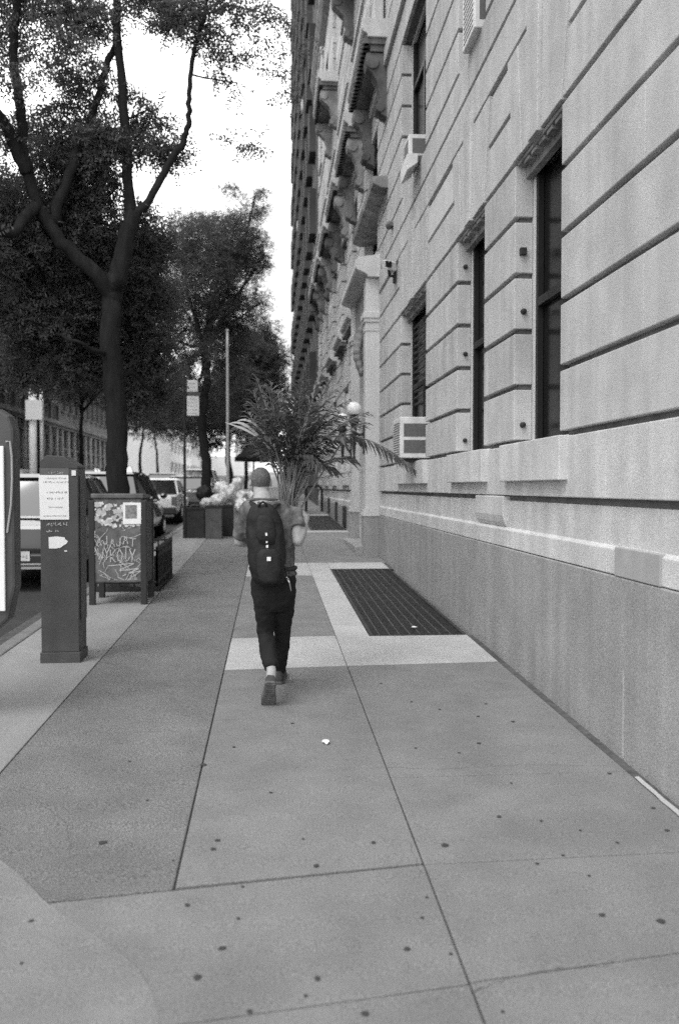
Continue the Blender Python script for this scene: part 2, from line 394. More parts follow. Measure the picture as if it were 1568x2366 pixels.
# near bed has holes under the gratings? the pits sit just below the slabs
# road markings
for k in range(40):
    sheet_y = 2 + k*9
    mb = MB()
    for xx in (-5.0, -7.9, -10.8):
        if xx == -7.9 or True: mb.quad((xx-0.06, sheet_y, gz(sheet_y)-0.146), (xx+0.06, sheet_y, gz(sheet_y)-0.146), (xx+0.06, sheet_y+3, gz(sheet_y+3)-0.146), (xx-0.06, sheet_y+3, gz(sheet_y+3)-0.146))
    if k == 0: allm = MB()
    allm.add(mb.v, mb.f)
struct(allm.build('road_markings', M['road_paint']))
# far side of the avenue
sheet('far_sidewalk', -17.6, -13.1, -20, 300, 0.0, M['concrete'])

# ================================================================== STONE BUILDING (right)
bld = thing('stone_building', 'pale rusticated stone building with deep horizontal grooves lining the right of the pavement', 'building', (WX, 5, 0))
WIN1 = [(0.9, 2.1), (6.06, 7.23), (8.28, 9.5), (11.44, 13.63), (22.9, 24.4), (27.0, 28.5), (31.0, 32.5), (34.6, 36.0)]
PORTAL = (16.75, 19.1)
Y0, Y1 = -6.0, 37.4
def intervals(y0, y1, holes, pad=0.0):
    out = []; c = y0
    for a, b in sorted(holes):
        if b + pad <= y0 or a - pad >= y1: continue
        if a - pad > c: out.append((c, a - pad))
        c = max(c, b + pad)
    if c < y1: out.append((c, y1))
    return out
wall = MB(); joints = MB()
rs = random.Random(3)
def course(z0, z1, holes, face=WX, depth=2.215, seed=0, L=1.7, m=0, skew=True):
    for a, b in intervals(Y0, Y1, holes):
        n = max(1, round((b-a)/L)); off = (0.5 if seed % 2 else 0.0)
        cuts = [a] + [a + (b-a)*(k+off*0.6)/n for k in range(1, n)] + [b]
        for p, q in zip(cuts, cuts[1:]):
            wall.box(face + rs.uniform(-0.0012, 0.0012), depth, p + (0.0008 if p > a else 0), q - (0.0008 if q < b else 0), z0, z1, m if rs.random() > 0.3 else rs.choice((2, 3, 3)))
G = 0.023
holes1 = WIN1 + [PORTAL]
# backing recessed behind the joints, jambs inset so that grooves turn into the window reveals
def backing(z0, z1, holes):
    for a, b in intervals(Y0, Y1, [(p-0.045, q+0.045) for p, q in holes]): joints.box(2.112, 2.62, a, b, z0, z1)
backing(1.40, 2.04, [PORTAL]); backing(2.04, 4.44, holes1); backing(4.44, 6.24, [PORTAL]) if False else backing(4.44, 6.24, [])
for k in range(5): course(2.08+0.47*k+G, 2.08+0.47*(k+1)-G, holes1, seed=k)
course(4.43+G, 4.90-G, [PORTAL], seed=1); course(4.90+G, 5.325, [PORTAL], seed=0)
course(5.392, 5.38+0.40-G, [], seed=1, L=2.6, m=0, face=WX-0.012)      # frieze, slightly proud
WIN2 = [(1.0, 2.1), (6.06, 7.23), (8.28, 9.5), (11.5, 13.6), (16.7, 18.9), (20.6, 22.0), (23.4, 25.2), (27.0, 28.8), (30.9, 32.4), (34.4, 36.0)]
zz = [5.80, 6.22, 6.71, 7.19, 7.67, 8.15, 8.63, 9.11]
for k in range(len(zz)-1):
    h = WIN2 if 6.2 < zz[k] < 8.6 else []
    course(zz[k]+G, zz[k+1]-G, h, seed=k)
backing(6.24, 8.64, WIN2); backing(8.64, 9.4, [])
# upper storeys, plain ashlar behind the balconies
WIN3 = [(9.0, 10.4), (12.4, 14.0), (15.6, 17.2), (19.6, 21.0), (23.4, 24.8), (27.2, 28.6), (31.0, 32.4), (34.7, 36.0)]
def tier(z0, z1, holes, zs0, zs1, m=0):
    z = z0
    k = 0
    while z < z1 - 0.05:
        zt = min(z+0.5, z1); h = [w for w in holes] if (z >= zs0-0.01 and zt <= zs1+0.01) else []
        course(z+0.018, zt-0.018, h, seed=k, m=m); z = zt; k += 1
    backing(z0, zs0, []); backing(zs0, zs1, holes); backing(zs1, z1, [])
tier(9.4, 14.0, WIN3, 9.9, 12.4); tier(14.2, 18.8, WIN3, 14.7, 17.2); tier(19.0, 23.0, WIN3, 19.5, 21.5)
wall.box(2.0, 2.62, Y0, Y1, 9.12, 9.39, 0)
# lower walling: sill band, groove, recessed dado, chamfered base course
PH = [(16.35, 19.45)]
for a, b in intervals(Y0, Y1, PH):
    n = max(1, round((b-a)/2.3))
    for k in range(n):
        p, q = a+(b-a)*k/n + 0.001, a+(b-a)*(k+1)/n - 0.001
        wall.box(2.052, 2.5, p, q, 1.63, 2.057, 1)
        wall.box(2.088, 2.5, p, q, 1.34, 1.583, 1)
        wall.prism([(2.50, 1.172), (2.062, 1.172), (2.062, 1.325), (2.092, 1.35), (2.5, 1.35)], 1, p, q, 1)
        joints.box(2.125, 2.5, p, q, 1.55, 1.65)
wall_o = wall.build('wall', [M['stone'], M['stone_b'], M['stone_pale'], M['stone_c']], bld, bevel=0.007)
joints.build('recessed_joints', M['joint'], bld)
mb = MB()
for a, b in intervals(Y0, Y1, PH):
    n = max(1, round((b-a)/2.05))
    for k in range(n):
        mb.box(2.052 + rs.uniform(-.001, .001), 2.5, a+(b-a)*k/n + 0.0015, a+(b-a)*(k+1)/n-0.0015, -0.5, 1.166)
mb.build('plinth', M['granite'], bld, bevel=0.008)
mb = MB(); mb.box(2.047, 2.06, 4.868, 4.884, gz(4.9), 0.62); mb.build('sealed_seam', M['concrete_new'], bld)
# stained base stone and the raised block on the pier
mb = MB(); mb.box(2.050, 2.4, 4.42, 5.03, 1.17, 1.345); mb.build('replaced_stone', mat('stained_stone', 0.36, 0.85, 0.1, 5, 0.3, 90), bld, bevel=0.006)
mb = MB(); mb.prism([(2.3, 1.35), (2.08, 1.35), (2.06, 1.39), (2.045, 1.45), (2.045, 1.622), (2.3, 1.622)], 1, 7.52, 8.55); mb.build('bracket_block', M['stone_pale'], bld, bevel=0.01)

def window(y0, y1, z0, z1, blocks=True, head=True, floor2=False, transom=None, louvre=False):
    w = MB(); d = 0.05
    x = 2.216
    w.box(x, x+0.05, y0-0.03, y0+d, z0-0.02, z1); w.box(x, x+0.05, y1-d, y1+0.03, z0-0.02, z1)
    w.box(x, x+0.05, y0+d+0.001, y1-d-0.001, z1-0.05, z1+0.02); w.box(x-0.01, x+0.06, y0+d+0.001, y1-d-0.001, z0-0.03, z0+0.03)
    fr = w.build('window', M['frame_pale'], bld, bevel=0.005)
    g_ = MB(); g_.box(x+0.062, x+0.075, y0-0.03, y1+0.03, z0-0.02, z1+0.02); g_.build('glass', M['glass_dark'], fr)
    s = MB()
    zm = transom or (z0+z1)/2
    s.box(x+0.012, x+0.058, y0+d+0.002, y0+d+0.06, z0+0.031, z1-0.052); s.box(x+0.012, x+0.058, y1-d-0.06, y1-d-0.002, z0+0.031, z1-0.052)
    s.box(x+0.010, x+0.056, y0+d+0.061, y1-d-0.061, zm-0.035, zm+0.035)
    if y1-y0 > 1.6: s.box(x+0.008, x+0.054, (y0+y1)/2-0.04, (y0+y1)/2+0.04, z0+0.031, zm-0.036)
    s.build('sash', M['frame_dark'], fr)
    if louvre:
        l = MB()
        for k in range(13):
            z = 2.98 + k*0.10
            l.obox((x+0.030, (y0+y1)/2, z), (0.014, 0, -0.008), (0, (y1-y0)/2-0.12, 0), (0.0015, 0, 0.003))
        l.build('louvre', M['steel_grey'], fr)
    if head and not floor2:
        yc = (y0+y1)/2; hw = (y1-y0)/2; v = MB()
        zs = (4.437, 4.90, 5.366); ex = (0.04, 0.16, 0.40)
        nst = 5 if hw < 0.8 else 7
        for i in range(nst):
            if i == nst//2: continue
            for (za, zb, ea, eb) in ((4.437, 5.36, 0.02, 0.22),):
                f0 = -1 + 2*i/nst; f1 = -1 + 2*(i+1)/nst
                pa = [yc + f0*(hw+ea), yc + f1*(hw+ea)]; pb = [yc + f0*(hw+eb), yc + f1*(hw+eb)]
                gg = 0.004
                v.prism([(pa[0]+gg, za), (pa[1]-gg, za), (pb[1]-gg, zb), (pb[0]+gg, zb)], 0, 2.044 + 0.005*(i % 2), 2.20)
        kw = hw/nst
        v.hexa([(2.022, yc-kw, 4.42), (2.2, yc-kw, 4.42), (2.2, yc+kw, 4.42), (2.022, yc+kw, 4.42),
                (2.016, yc-kw*1.35, 5.50), (2.2, yc-kw*1.35, 5.50), (2.2, yc+kw*1.35, 5.50), (2.016, yc+kw*1.35, 5.50)])
        v.build('flat_arch', M['stone'], fr, bevel=0.006)
        # dark coffered soffit behind the arch
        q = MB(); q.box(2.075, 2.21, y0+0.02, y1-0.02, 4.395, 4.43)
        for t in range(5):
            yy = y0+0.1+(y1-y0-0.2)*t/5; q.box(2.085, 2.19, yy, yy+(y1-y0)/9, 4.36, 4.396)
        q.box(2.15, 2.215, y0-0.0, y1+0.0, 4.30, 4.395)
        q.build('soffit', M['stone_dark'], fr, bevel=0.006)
    if blocks:
        b = MB(); yc = (y0+y1)/2; hb = (y1-y0)/2 + 0.2
        b.box(1.985, 2.2, yc-hb, yc+hb, 1.75, 2.062); b.build('sill', M['stone_b'], fr, bevel=0.007)
    if floor2:
        b = MB(); b.box(2.02, 2.2, y0-0.12, y1+0.12, z0-0.09, z0-0.005); b.box(1.99, 2.2, y0-0.12, y1+0.12, z0-0.15, z0-0.092); b.build('sill', M['stone'], fr, bevel=0.006)
    return fr
for i, (a, b) in enumerate(WIN1): window(a, b, 2.065, 4.43, louvre=(i == 3))
for i, (a, b) in enumerate(WIN2): window(a, b, 6.22, 8.63, blocks=False, head=False, floor2=i > 3, transom=7.87)
for z in (9.9, 14.7, 19.5):
    for (a, b) in WIN3: window(a, b, z, z+(2.5 if z < 19 else 2.0), blocks=False, head=False, floor2=True)
# window guard bolts on the far reveal of windows
for (u, v, sq) in ((1208, 580, 1), (1210, 718, 0), (1208, 981, 0), (1075, 615, 0), (1075, 817, 0), (1074, 1017, 0)):
    yj = 7.23 if u > 1150 else 9.5
    p = at(u, v, yj-0.02); b = MB()
    if sq: b.box(p[0]-0.027, p[0]+0.027, yj-0.045, yj+0.005, p[2]-0.03, p[2]+0.03)
    else: b.tube([(p[0], yj-0.04, p[2]), (p[0], yj-0.03, p[2]), (p[0], yj+0.005, p[2])], [0.014, 0.024, 0.026], 10)
    b.build('bolt', M['iron'], bld, bevel=0.004)
# portal -------------------------------------------------------------
def pilaster(y0, y1):
    b = MB(); xo = 1.80
    b.box(xo-0.035, 2.35, y0-0.035, y1+0.035, 0.2, 1.14, 1)
    b.box(xo-0.05, 2.35, y0-0.05, y1+0.05, 1.145, 1.20, 0); b.box(xo-0.03, 2.35, y0-0.03, y1+0.03, 1.202, 1.27, 0)
    b.box(xo, 2.35, y0, y1, 1.272, 4.66, 0)
    b.box(xo-0.012, 2.35, y0-0.012, y1+0.012, 4.662, 4.70, 0)
    b.box(xo-0.004, 2.35, y0-0.004, y1+0.004, 4.702, 4.83, 0)
    b.box(xo-0.03, 2.35, y0-0.03, y1+0.03, 4.832, 4.90, 0); b.box(xo-0.05, 2.35, y0-0.05, y1+0.05, 4.902, 5.02, 0)
    b.box(xo+0.004, 2.35, y0+0.004, y1-0.004, 5.022, 5.66, 2)
    b.build('pilaster', [M['stone_pale'], M['granite'], M['stone_pale']], bld, bevel=0.008)
pilaster(16.40, 16.80); pilaster(19.05, 19.45)
b = MB()
b.prism([(2.3, 5.665), (1.83, 5.665), (1.83, 5.70), (1.76, 5.745), (1.62, 5.80), (1.60, 5.84), (1.60, 5.97), (1.66, 6.03), (2.3, 6.12)], 1, 16.30, 19.6)
b.build('portal_cornice', M['stone_pale'], bld, bevel=0.008)
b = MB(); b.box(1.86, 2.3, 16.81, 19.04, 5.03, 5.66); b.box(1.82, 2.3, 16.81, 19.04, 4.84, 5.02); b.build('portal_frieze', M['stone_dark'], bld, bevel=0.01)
# arch of the doorway
b = MB(); pts = []
for k in range(13):
    t = pi*k/12; pts.append((17.925 - 0.95*cos(t), 3.85 + 0.95*sin(t)))
poly_l = [(16.81, 0.3)] + [(16.81, 4.83), (19.04, 4.83), (19.04, 0.3), (18.875, 0.3)] + pts[::-1] + [(16.975, 0.3)]
b.prism(poly_l, 0, 1.95, 2.25); b.build('door_surround', M['stone'], bld)
b = MB(); b.box(2.36, 2.40, 16.7, 19.1, 0.3, 4.9); db = b.build('door', M['frame_dark'], bld)
b = MB()
for yy in (17.02, 17.97): b.box(2.34, 2.358, yy, yy+0.86, 1.0, 3.3)
b.build('glass', M['glass_dark'], db)
b = MB(); b.tube([(2.30, 17.9, 1.4), (2.30, 17.9, 1.75)], 0.015, 8); b.build('handle', M['chrome'], db)
# carved head (console) at the corner of the doorway
b = MB()
for k in range(7):
    t = k/6; b.ball((1.80 - 0.10*sin(t*3.0), 16.95+0.02*k, 4.75 - 0.75*t), (0.12-0.05*t, 0.15, 0.12), 10)
b.build('console', M['stone_dark'], bld, remesh=0.03)
b = MB()
b.box(1.62, 2.3, 16.55, 19.3, 0.1, gz(17.9)+0.14); b.build('door_step', M['granite'], bld, bevel=0.012)
# dark slot windows in the far plinth
for (a, bb) in ((23.4, 24.4), (26.6, 27.3), (30.0, 30.8)):
    b = MB(); b.box(2.02, 2.3, a, bb, gz(a)+0.05, gz(a)+0.62); b.build('cellar_window', M['iron'], bld, bevel=0.01)
# quoined window surrounds beyond the portal
for (a, bb) in WIN1[4:]:
    b = MB()
    for k in range(6):
        z = 2.1 + k*0.42
        for yy in ((a-0.30, a-0.01), (bb+0.01, bb+0.30)):
            if k % 2 == 0: b.box(1.99, 2.2, yy[0], yy[1], z, z+0.36)
    b.build('quoins', M['stone_pale'], bld, bevel=0.01)
# balconies -----------------------------------------------------------
def balcony(y0, y1, z, xo, big=1.0):
    b = MB()
    b.prism([(2.2, z), (xo+0.10, z), (xo+0.10, z+0.05), (xo+0.03, z+0.09), (xo, z+0.14), (xo, z+0.30), (xo+0.03, z+0.32), (2.2, z+0.32)], 1, y0, y1)
    o = b.build('balcony', M['stone'], bld, bevel=0.01)
    b = MB()
    b.box(xo+0.05, 2.1, y0+0.04, y1-0.04, z-0.10, z-0.002); b.box(xo+0.16, 2.1, y0+0.1, y1-0.1, z-0.2, z-0.102)
    n = int((y1-y0)/0.16) if big >= 1 else 0
    for k in range(n): b.box(xo+0.02, xo+0.13, y0+0.05+k*0.16, y0+0.13+k*0.16, z-0.10, z-0.004)
    b.build('dentils', M['stone_shade'], o)  # dark tone paints the shade beneath the slab
    for yy in ((y0+0.14, y1-0.46) if big >= 1 else ()):
        c = MB(); prof = []
        d = 2.06-xo-0.06
        pl_ = [(2.12, z-0.21), (xo+0.10, z-0.21), (xo+0.07, z-0.32), (xo+0.10, z-0.46), (xo+0.2, z-0.56), (2.06-d*0.45, z-0.72), (2.06-d*0.30, z-0.98), (2.06-d*0.38, z-1.12), (2.06-d*0.25, z-1.27), (2.12, z-1.34)]
        c.prism(pl_, 1, yy, yy+0.30)
        c.tube([(xo+0.20, yy-0.03, z-0.38), (xo+0.20, yy+0.33, z-0.38)], 0.12, 12)
        c.tube([(2.06-d*0.30, yy-0.02, z-1.15), (2.06-d*0.30, yy+0.32, z-1.15)], 0.085, 10)
        c.build('bracket', M['stone_shade'] if random.random() < .5 else M['stone_dark'], o, bevel=0.012)  # brackets darkened too, for the shade they hang in
    if big >= 1:
        r = MB(); zt = z + 0.32
        r.box(xo+0.06, xo+0.2, y0+0.03, y1-0.03, zt+0.62, zt+0.72)
        nn = int((y1-y0)/0.2)
        for k in range(nn+1):
            yy = y0 + 0.09 + (y1-y0-0.18)*k/nn
            r.lathe((xo+0.13, yy, 0), [(0.03, zt), (0.05, zt+0.12), (0.055, zt+0.22), (0.025, zt+0.42), (0.03, zt+0.55), (0.045, zt+0.62)], 8)
        r.build('balustrade', M['stone'], o)
    return o
for i, y0 in enumerate((15.2, 18.95, 22.7, 26.5, 30.2, 33.9)):
    balcony(y0, y0+2.9, 9.55 + 0.0*i, 1.60)
for i, y0 in enumerate((11.6, 15.2, 18.95, 22.7, 26.5, 30.2, 33.9)):
    if i in (0, 2, 4): balcony(y0, y0+3.0, 14.0, 1.45)
for i, y0 in enumerate((20.4, 23.2, 26.8, 30.7, 34.2)):
    balcony(y0, y0+2.1, 5.60, 1.80, 0.5)
# upper cornice
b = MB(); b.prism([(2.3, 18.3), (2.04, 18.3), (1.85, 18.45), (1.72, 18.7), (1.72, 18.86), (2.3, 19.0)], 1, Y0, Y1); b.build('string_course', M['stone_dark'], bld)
b = MB(); b.prism([(2.6, 22.95), (2.04, 22.95), (1.7, 23.2), (1.35, 23.35), (1.3, 23.7), (2.6, 23.8)], 1, Y0, Y1); b.build('cornice', M['stone_shade'], bld)
b = MB(); b.box(2.63, 20.0, Y0, Y1, -0.5, 23.6); b.build('core', M['stone_dark'], bld)
# carved awning slab under the window above the portal
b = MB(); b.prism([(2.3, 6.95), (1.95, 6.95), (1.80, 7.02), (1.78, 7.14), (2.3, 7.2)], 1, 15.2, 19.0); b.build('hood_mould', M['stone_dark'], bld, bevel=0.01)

# ------------------------------------------------------------------ dark tower beyond and far buildings
def far_building(name, label, cat, x0, x1, y0, y1, z1, m, wm, face, ny, nz, zb=3.5, ww=0.5, hh=0.55, cor=None, group=None, bay=0.25):
    """a block with real window recesses on the street face ('-x', '+x') and the near end ('-y')"""
    t = thing(name, label, cat, ((x0+x1)/2, (y0+y1)/2, 0), group)
    b = MB(); b.box(x0, x1, y0, y1, -2, z1)
    b.build('wall', m, t)
    sx = x0 if face == '-x' else x1; sg = -1 if face == '-x' else 1
    pitch = (y1-y0)/ny; sh = (z1-zb)/nz
    w = MB(); hw = pitch*ww/2; h = sh*hh
    w.box(-0.3, sg*0.012, -hw, hw, 0, h, 1)
    for (p, q, r_, s_, d_) in ((-hw-0.12, -hw, -0.1, h+0.15, .6), (hw, hw+0.12, -0.1, h+0.15, .6), (-hw, hw, -0.14, 0, 1), (-hw, hw, h, h+0.15, .6)):
        w.box(0 if sg > 0 else -bay*d_, bay*d_ if sg > 0 else 0, p+0.001, q-0.001, r_, s_, 0)
    proto = w.build('window', [m, wm], None); proto.parent = t; first = True; rest = MB(); cnt = 0
    for i in range(ny):
        for j in range(nz):
            loc = np.array((sx, y0+pitch*(i+0.5), zb+sh*(j+0.2)))
            cnt += 1
            if cnt > 99:
                for f_, mi in zip(w.f, w.m): rest.add([np.array(w.v[q])+loc for q in f_], [tuple(range(len(f_)))], mi)
                continue
            o = proto if first else proto.copy()
            if not first: COL.objects.link(o); o.parent = t
            first = False; o.location = tuple(loc - wloc(t))
    if rest.v: tag(rest.build('upper_windows', [m, wm], t), kind='stuff')
    if cor:
        c = MB()
        for z in cor: c.box(sx-sg*0.1, sx+sg*0.45, y0-0.1, y1+0.1, z, z+0.3); c.box(sx-sg*0.1, sx+sg*0.25, y0-0.05, y1+0.05, z-0.25, z-0.002)
        c.build('cornice', m, t)
    return t
tw = far_building('brick_tower', 'tall dark brick apartment tower rising beyond the pale stone building', 'building', 2.02, 22, 37.5, 74.0, 62, M['brick_dark'], M['win_far'], '-x', 12, 16, zb=5, bay=0.02)
b = MB(); b.box(1.2, 2.0, 62.0, 66.5, 3.6, 6.0); b.build('canopy', M['umbrella'], tw)
b = MB()
for yy in (47, 55, 63): b.box(1.7, 2.01, yy, yy+0.7, 14 + (yy % 3)*4, 14.5 + (yy % 3)*4)
b.build('air_conditioner', M['ac_white'], tw)
far_building('pale_tower', 'pale high-rise tower faint in the distance at the end of the street', 'building', -9, 14, 330, 350, 108, M['white'], M['pale_far'], '-x', 4, 20, zb=30)
for i, (y0, y1, z1, m, lab) in enumerate((
    (4, 40, 22, 'brick_far', 'dark masonry block on the far side of the avenue, nearest the camera'),
    (40.2, 74, 21, 'brick_far', 'brownstone block with tall columns behind the trees across the avenue'),
    (74.2, 100, 17, 'stone_dark', 'dark block with flat cornice farther down across the avenue'))):
    t = far_building('avenue_building', lab, 'building', -34, -17.6, y0, y1, z1, M[m], M['win_far'], '+x', int((y1-y0)/2.3), 5, zb=1.2, ww=0.55, hh=0.62, cor=(6.8, 12.5, z1-0.3), group='buildings across the avenue')
    for k in range(int((y1-y0)/2.3)+1):
        yy = y0 + k*2.3; b = MB(); b.tube([(-17.45, yy, 0), (-17.45, yy, 6.5)], 0.2, 10); b.build('column', M['pale_col'], t, smooth=True)
for i, (x0, x1, y0, y1, z1, m, lab) in enumerate((
    (-30, -13.5, 118, 150, 9, 'white', 'low bright white building beyond the side street'),
    (-36, -14, 152, 190, 14, 'pale_far', 'pale building behind the low white one'),
    (-13, -4.6, 176, 196, 8, 'white', 'bright white pavilion at the end of the avenue'),
    (4, 26, 92, 140, 40, 'pale_far', 'pale block past the dark tower on the right'))):
    far_building('distant_building', lab, 'building', x0, x1, y0, y1, z1, M[m], M['win_far'], '+x' if x0 < 0 else '-x', 7, max(2, int(z1/4)), zb=3.5, ww=0.35, hh=0.4)
# ================================================================== TREES
def leaf_sprays(centres, radii, counts, leaf=(0.05, 0.018), leaflets=12, rachis=0.24, droop=0.35, seed=1, flat=1.0, dens=3.6):
    """pinnate sprays spread through several blobs; returns quads"""
    rng = np.random.default_rng(seed); out = []
    for c, r, n in zip(centres, radii, counts):
        n = max(1, int(n*dens)); r = np.array(r if hasattr(r, '__len__') else (r, r, r))
        d = rng.normal(size=(n, 3)); d /= np.linalg.norm(d, axis=1)[:, None]
        rad = rng.uniform(0.05, 1.0, n)**0.45
        # break the blob into sub-clumps so that light shows through
        k = max(3, n//30); cl = rng.normal(size=(k, 3)); cl = cl/np.linalg.norm(cl, axis=1)[:, None]*(rng.uniform(0.2, 1, k)**0.5)[:, None]
        idx = rng.integers(0, k, n)
        P = np.array(c) + (0.35*d*rad[:, None] + 0.78*cl[idx]) * r
        D = rng.normal(size=(n, 3)) + d*0.6; D[:, 2] = D[:, 2]*0.5 - droop; D /= np.linalg.norm(D, axis=1)[:, None]
        N_ = np.cross(D, rng.normal(size=(n, 3))); N_ /= np.linalg.norm(N_, axis=1)[:, None]
        S = np.cross(D, N_)
        for j in range(leaflets//2):
            for sgn in (-1, 1):
                t = (j+0.7)/(leaflets/2)
                base = P + D*(t*rachis) + rng.normal(size=(n, 3))*0.006
                ld = S*sgn*0.9 + D*0.45 + rng.normal(size=(n, 3))*0.25; ld[:, 2] -= 0.15
                ld /= np.linalg.norm(ld, axis=1)[:, None]
                wd = np.cross(ld, N_ + rng.normal(size=(n, 3))*0.35); wd /= np.linalg.norm(wd, axis=1)[:, None] + 1e-9
                L_ = leaf[0]*rng.uniform(0.7, 1.25, n)[:, None]; W_ = leaf[1]*rng.uniform(0.8, 1.2, n)[:, None]
                q = np.stack([base, base + ld*L_*0.5 + wd*W_*0.5, base + ld*L_, base + ld*L_*0.5 - wd*W_*0.5], axis=1)
                out.append(q)
    return np.concatenate(out)
def bumpy(pts, n=6, amp=0.03):
    """resample a polyline with small kinks"""
    pts = [np.array(p, float) for p in pts]; out = []
    for a, b in zip(pts, pts[1:]):
        for k in range(n): out.append(a + (b-a)*k/n + (np.array([random.uniform(-amp, amp) for _ in range(3)]) if 0 < k else 0))
    return out + [pts[-1]]
def limb(mb, pts, r0, r1, n=10, amp=0.03, k=5):
    p = bumpy(pts, k, amp); m = len(p)
    mb.tube(p, [r0 + (r1-r0)*(i/(m-1))**0.8 for i in range(m)], n, wob=0.07)
# near honey locust by the mailbox -------------------------------------------------
TY = 12.8
def T(u, v, dy=0.0): return at(u, v, TY+dy)
base = T(274, 1335); base[2] = gz(TY) - 0.05
tree = thing('locust_tree', 'tall locust tree rising from the fenced pit behind the mailbox, forked trunk', 'tree', base, 'street trees')
mb = MB()
limb(mb, [base, base + (0.0, 0, 0.25), T(272, 1060), T(262, 880), T(256, 700), T(268, 640)], 0.165, 0.135, 14, 0.028, 7)
limb(mb, [T(268, 660), T(290, 560), T(308, 490)], 0.145, 0.11, 12, 0.015)
limb(mb, [T(306, 500), T(296, 430), T(288, 280), T(275, 130), T(270, 0), T(262, -160, -.2), T(250, -400, -.4)], 0.088, 0.04, 10, 0.022)
limb(mb, [T(306, 502), T(345, 462), T(388, 380), T(425, 325), T(437, 280), T(436, 215), T(448, 120), T(475, 30), T(480, -120, -.3)], 0.066, 0.022, 10, 0.018)
limb(mb, [T(264, 690), T(215, 625, -.2), T(140, 560, -.3), T(85, 470, -.4), T(55, 360, -.5), T(48, 250, -.6), T(30, 120, -.7), T(38, 20, -.8), T(60, -160, -.9)], 0.115, 0.045, 10, 0.024)
limb(mb, [T(62, 400, -.5), T(20, 300, -.7), T(-60, 180, -.9), T(-140, 60, -1)], 0.10, 0.05, 8, 0.02)
limb(mb, [T(118, 520, -.3), T(160, 400, -.2), T(205, 290, 0), T(245, 160, .1), T(275, 60, .2)], 0.085, 0.04, 8, 0.025)
limb(mb, [T(85, 470, -.4), T(30, 540, -.8), T(-60, 500, -1.2)], 0.09, 0.05, 8, 0.02)
limb(mb, [T(262, 700), T(200, 610, .5), T(120, 560, 1.2), T(40, 480, 2)], 0.09, 0.03, 8, 0.03)
limb(mb, [T(258, 880), T(300, 860, .4), T(350, 900, .9), T(395, 925, 1.3)], 0.05, 0.02, 8, 0.03)
limb(mb, [T(256, 820), T(200, 800, -.4), T(130, 770, -.6)], 0.045, 0.015, 8, 0.03)
limb(mb, [T(425, 325), T(400, 345, .1), T(352, 352, .2)], 0.025, 0.008, 6, 0.01)
limb(mb, [T(288, 280), T(345, 250, .2), T(400, 310, .4)], 0.02, 0.006, 6, 0.02)
limb(mb, [T(440, 170), T(480, 180, .1), T(545, 190, .2), T(575, 250, .3), T(572, 320, .35)], 0.016, 0.004, 5, 0.01, 3)
limb(mb, [T(475, 30), T(540, 10, .2), T(610, 30, .4), T(650, 90, .5), T(668, 190, .6)], 0.02, 0.004, 5, 0.015, 3)
mb.build('trunk', M['bark'], tree, smooth=True)
B = []   # (u, v, dY, r, sprays)
for u, v, dy, r, n in (
    (30, 30, -.6, .55, 150), (130, 20, 0, .6, 170), (210, 60, .2, .45, 110), (70, 130, .3, .4, 30), (160, 130, -.3, .45, 80), (20, 200, -1, .4, 30), (210, 180, .4, .35, 60),
    (120, 250, .5, .4, 40), (190, 300, .2, .5, 150), (60, 320, .8, .45, 50), (240, 340, -.1, .4, 110), (140, 380, .4, .5, 170), (230, 420, .4, .45, 150), (40, 430, .6, .5, 120),
    (300, 330, .3, .22, 30), (320, 270, .4, .28, 34), (370, 280, .5, .25, 22), (390, 340, .2, .22, 34), (340, 300, .4, .2, 20), (360, 345, .2, .16, 22), (330, 480, .3, .2, 26), (300, 225, .3, .2, 22),
    (330, 20, .2, .4, 60), (390, 10, .3, .4, 60), (440, 40, 0, .35, 80), (500, 70, .1, .35, 40), (480, 130, .2, .28, 34), (540, 120, .3, .3, 16), (560, 60, .3, .35, 16), (520, 10, .2, .35, 26), (430, -40, 0, .5, 80), (600, 20, .4, .3, 20),
    (640, 60, .5, .34, 16), (655, 140, .5, .24, 12), (668, 225, .6, .2, 9), (690, 60, .7, .3, 8), (610, 90, .3, .25, 8), (560, 200, .25, .18, 4), (560, 322, .35, .17, 6), (535, 330, .35, .12, 3), (590, 335, .35, .10, 3),
    (100, 480, .2, .6, 260), (200, 500, .5, .6, 280), (20, 540, 0, .6, 260), (110, 590, .5, .7, 320), (210, 600, 1.0, .6, 300), (330, 560, 1.0, .45, 200), (300, 620, .9, .5, 240),
    (30, 660, .4, .7, 300), (130, 700, .8, .7, 330), (230, 720, 1.2, .6, 280), (330, 700, 1.4, .6, 280), (60, 770, 1.0, .6, 200), (170, 800, 1.2, .6, 220), (320, 800, 1.5, .55, 230), (250, 830, 1.6, .5, 170),
    (130, 850, .8, .4, 90), (40, 840, .8, .4, 80), (350, 880, 1.5, .4, 120), (300, 910, 1.6, .35, 80), (-60, 120, -1, .8, 150), (-60, 480, -.6, .8, 200), (-80, 300, -.6, .6, 80)):
    B.append((T(u, v, dy), r, n*(0.42 if v < 300 else 0.6 if v < 460 else 0.72)))
q = leaf_sprays([b[0] for b in B], [b[1] for b in B], [b[2] for b in B], (0.072, 0.027), 14, 0.32, seed=4)
quads_mesh('crown', q, M['leaf'], tree)
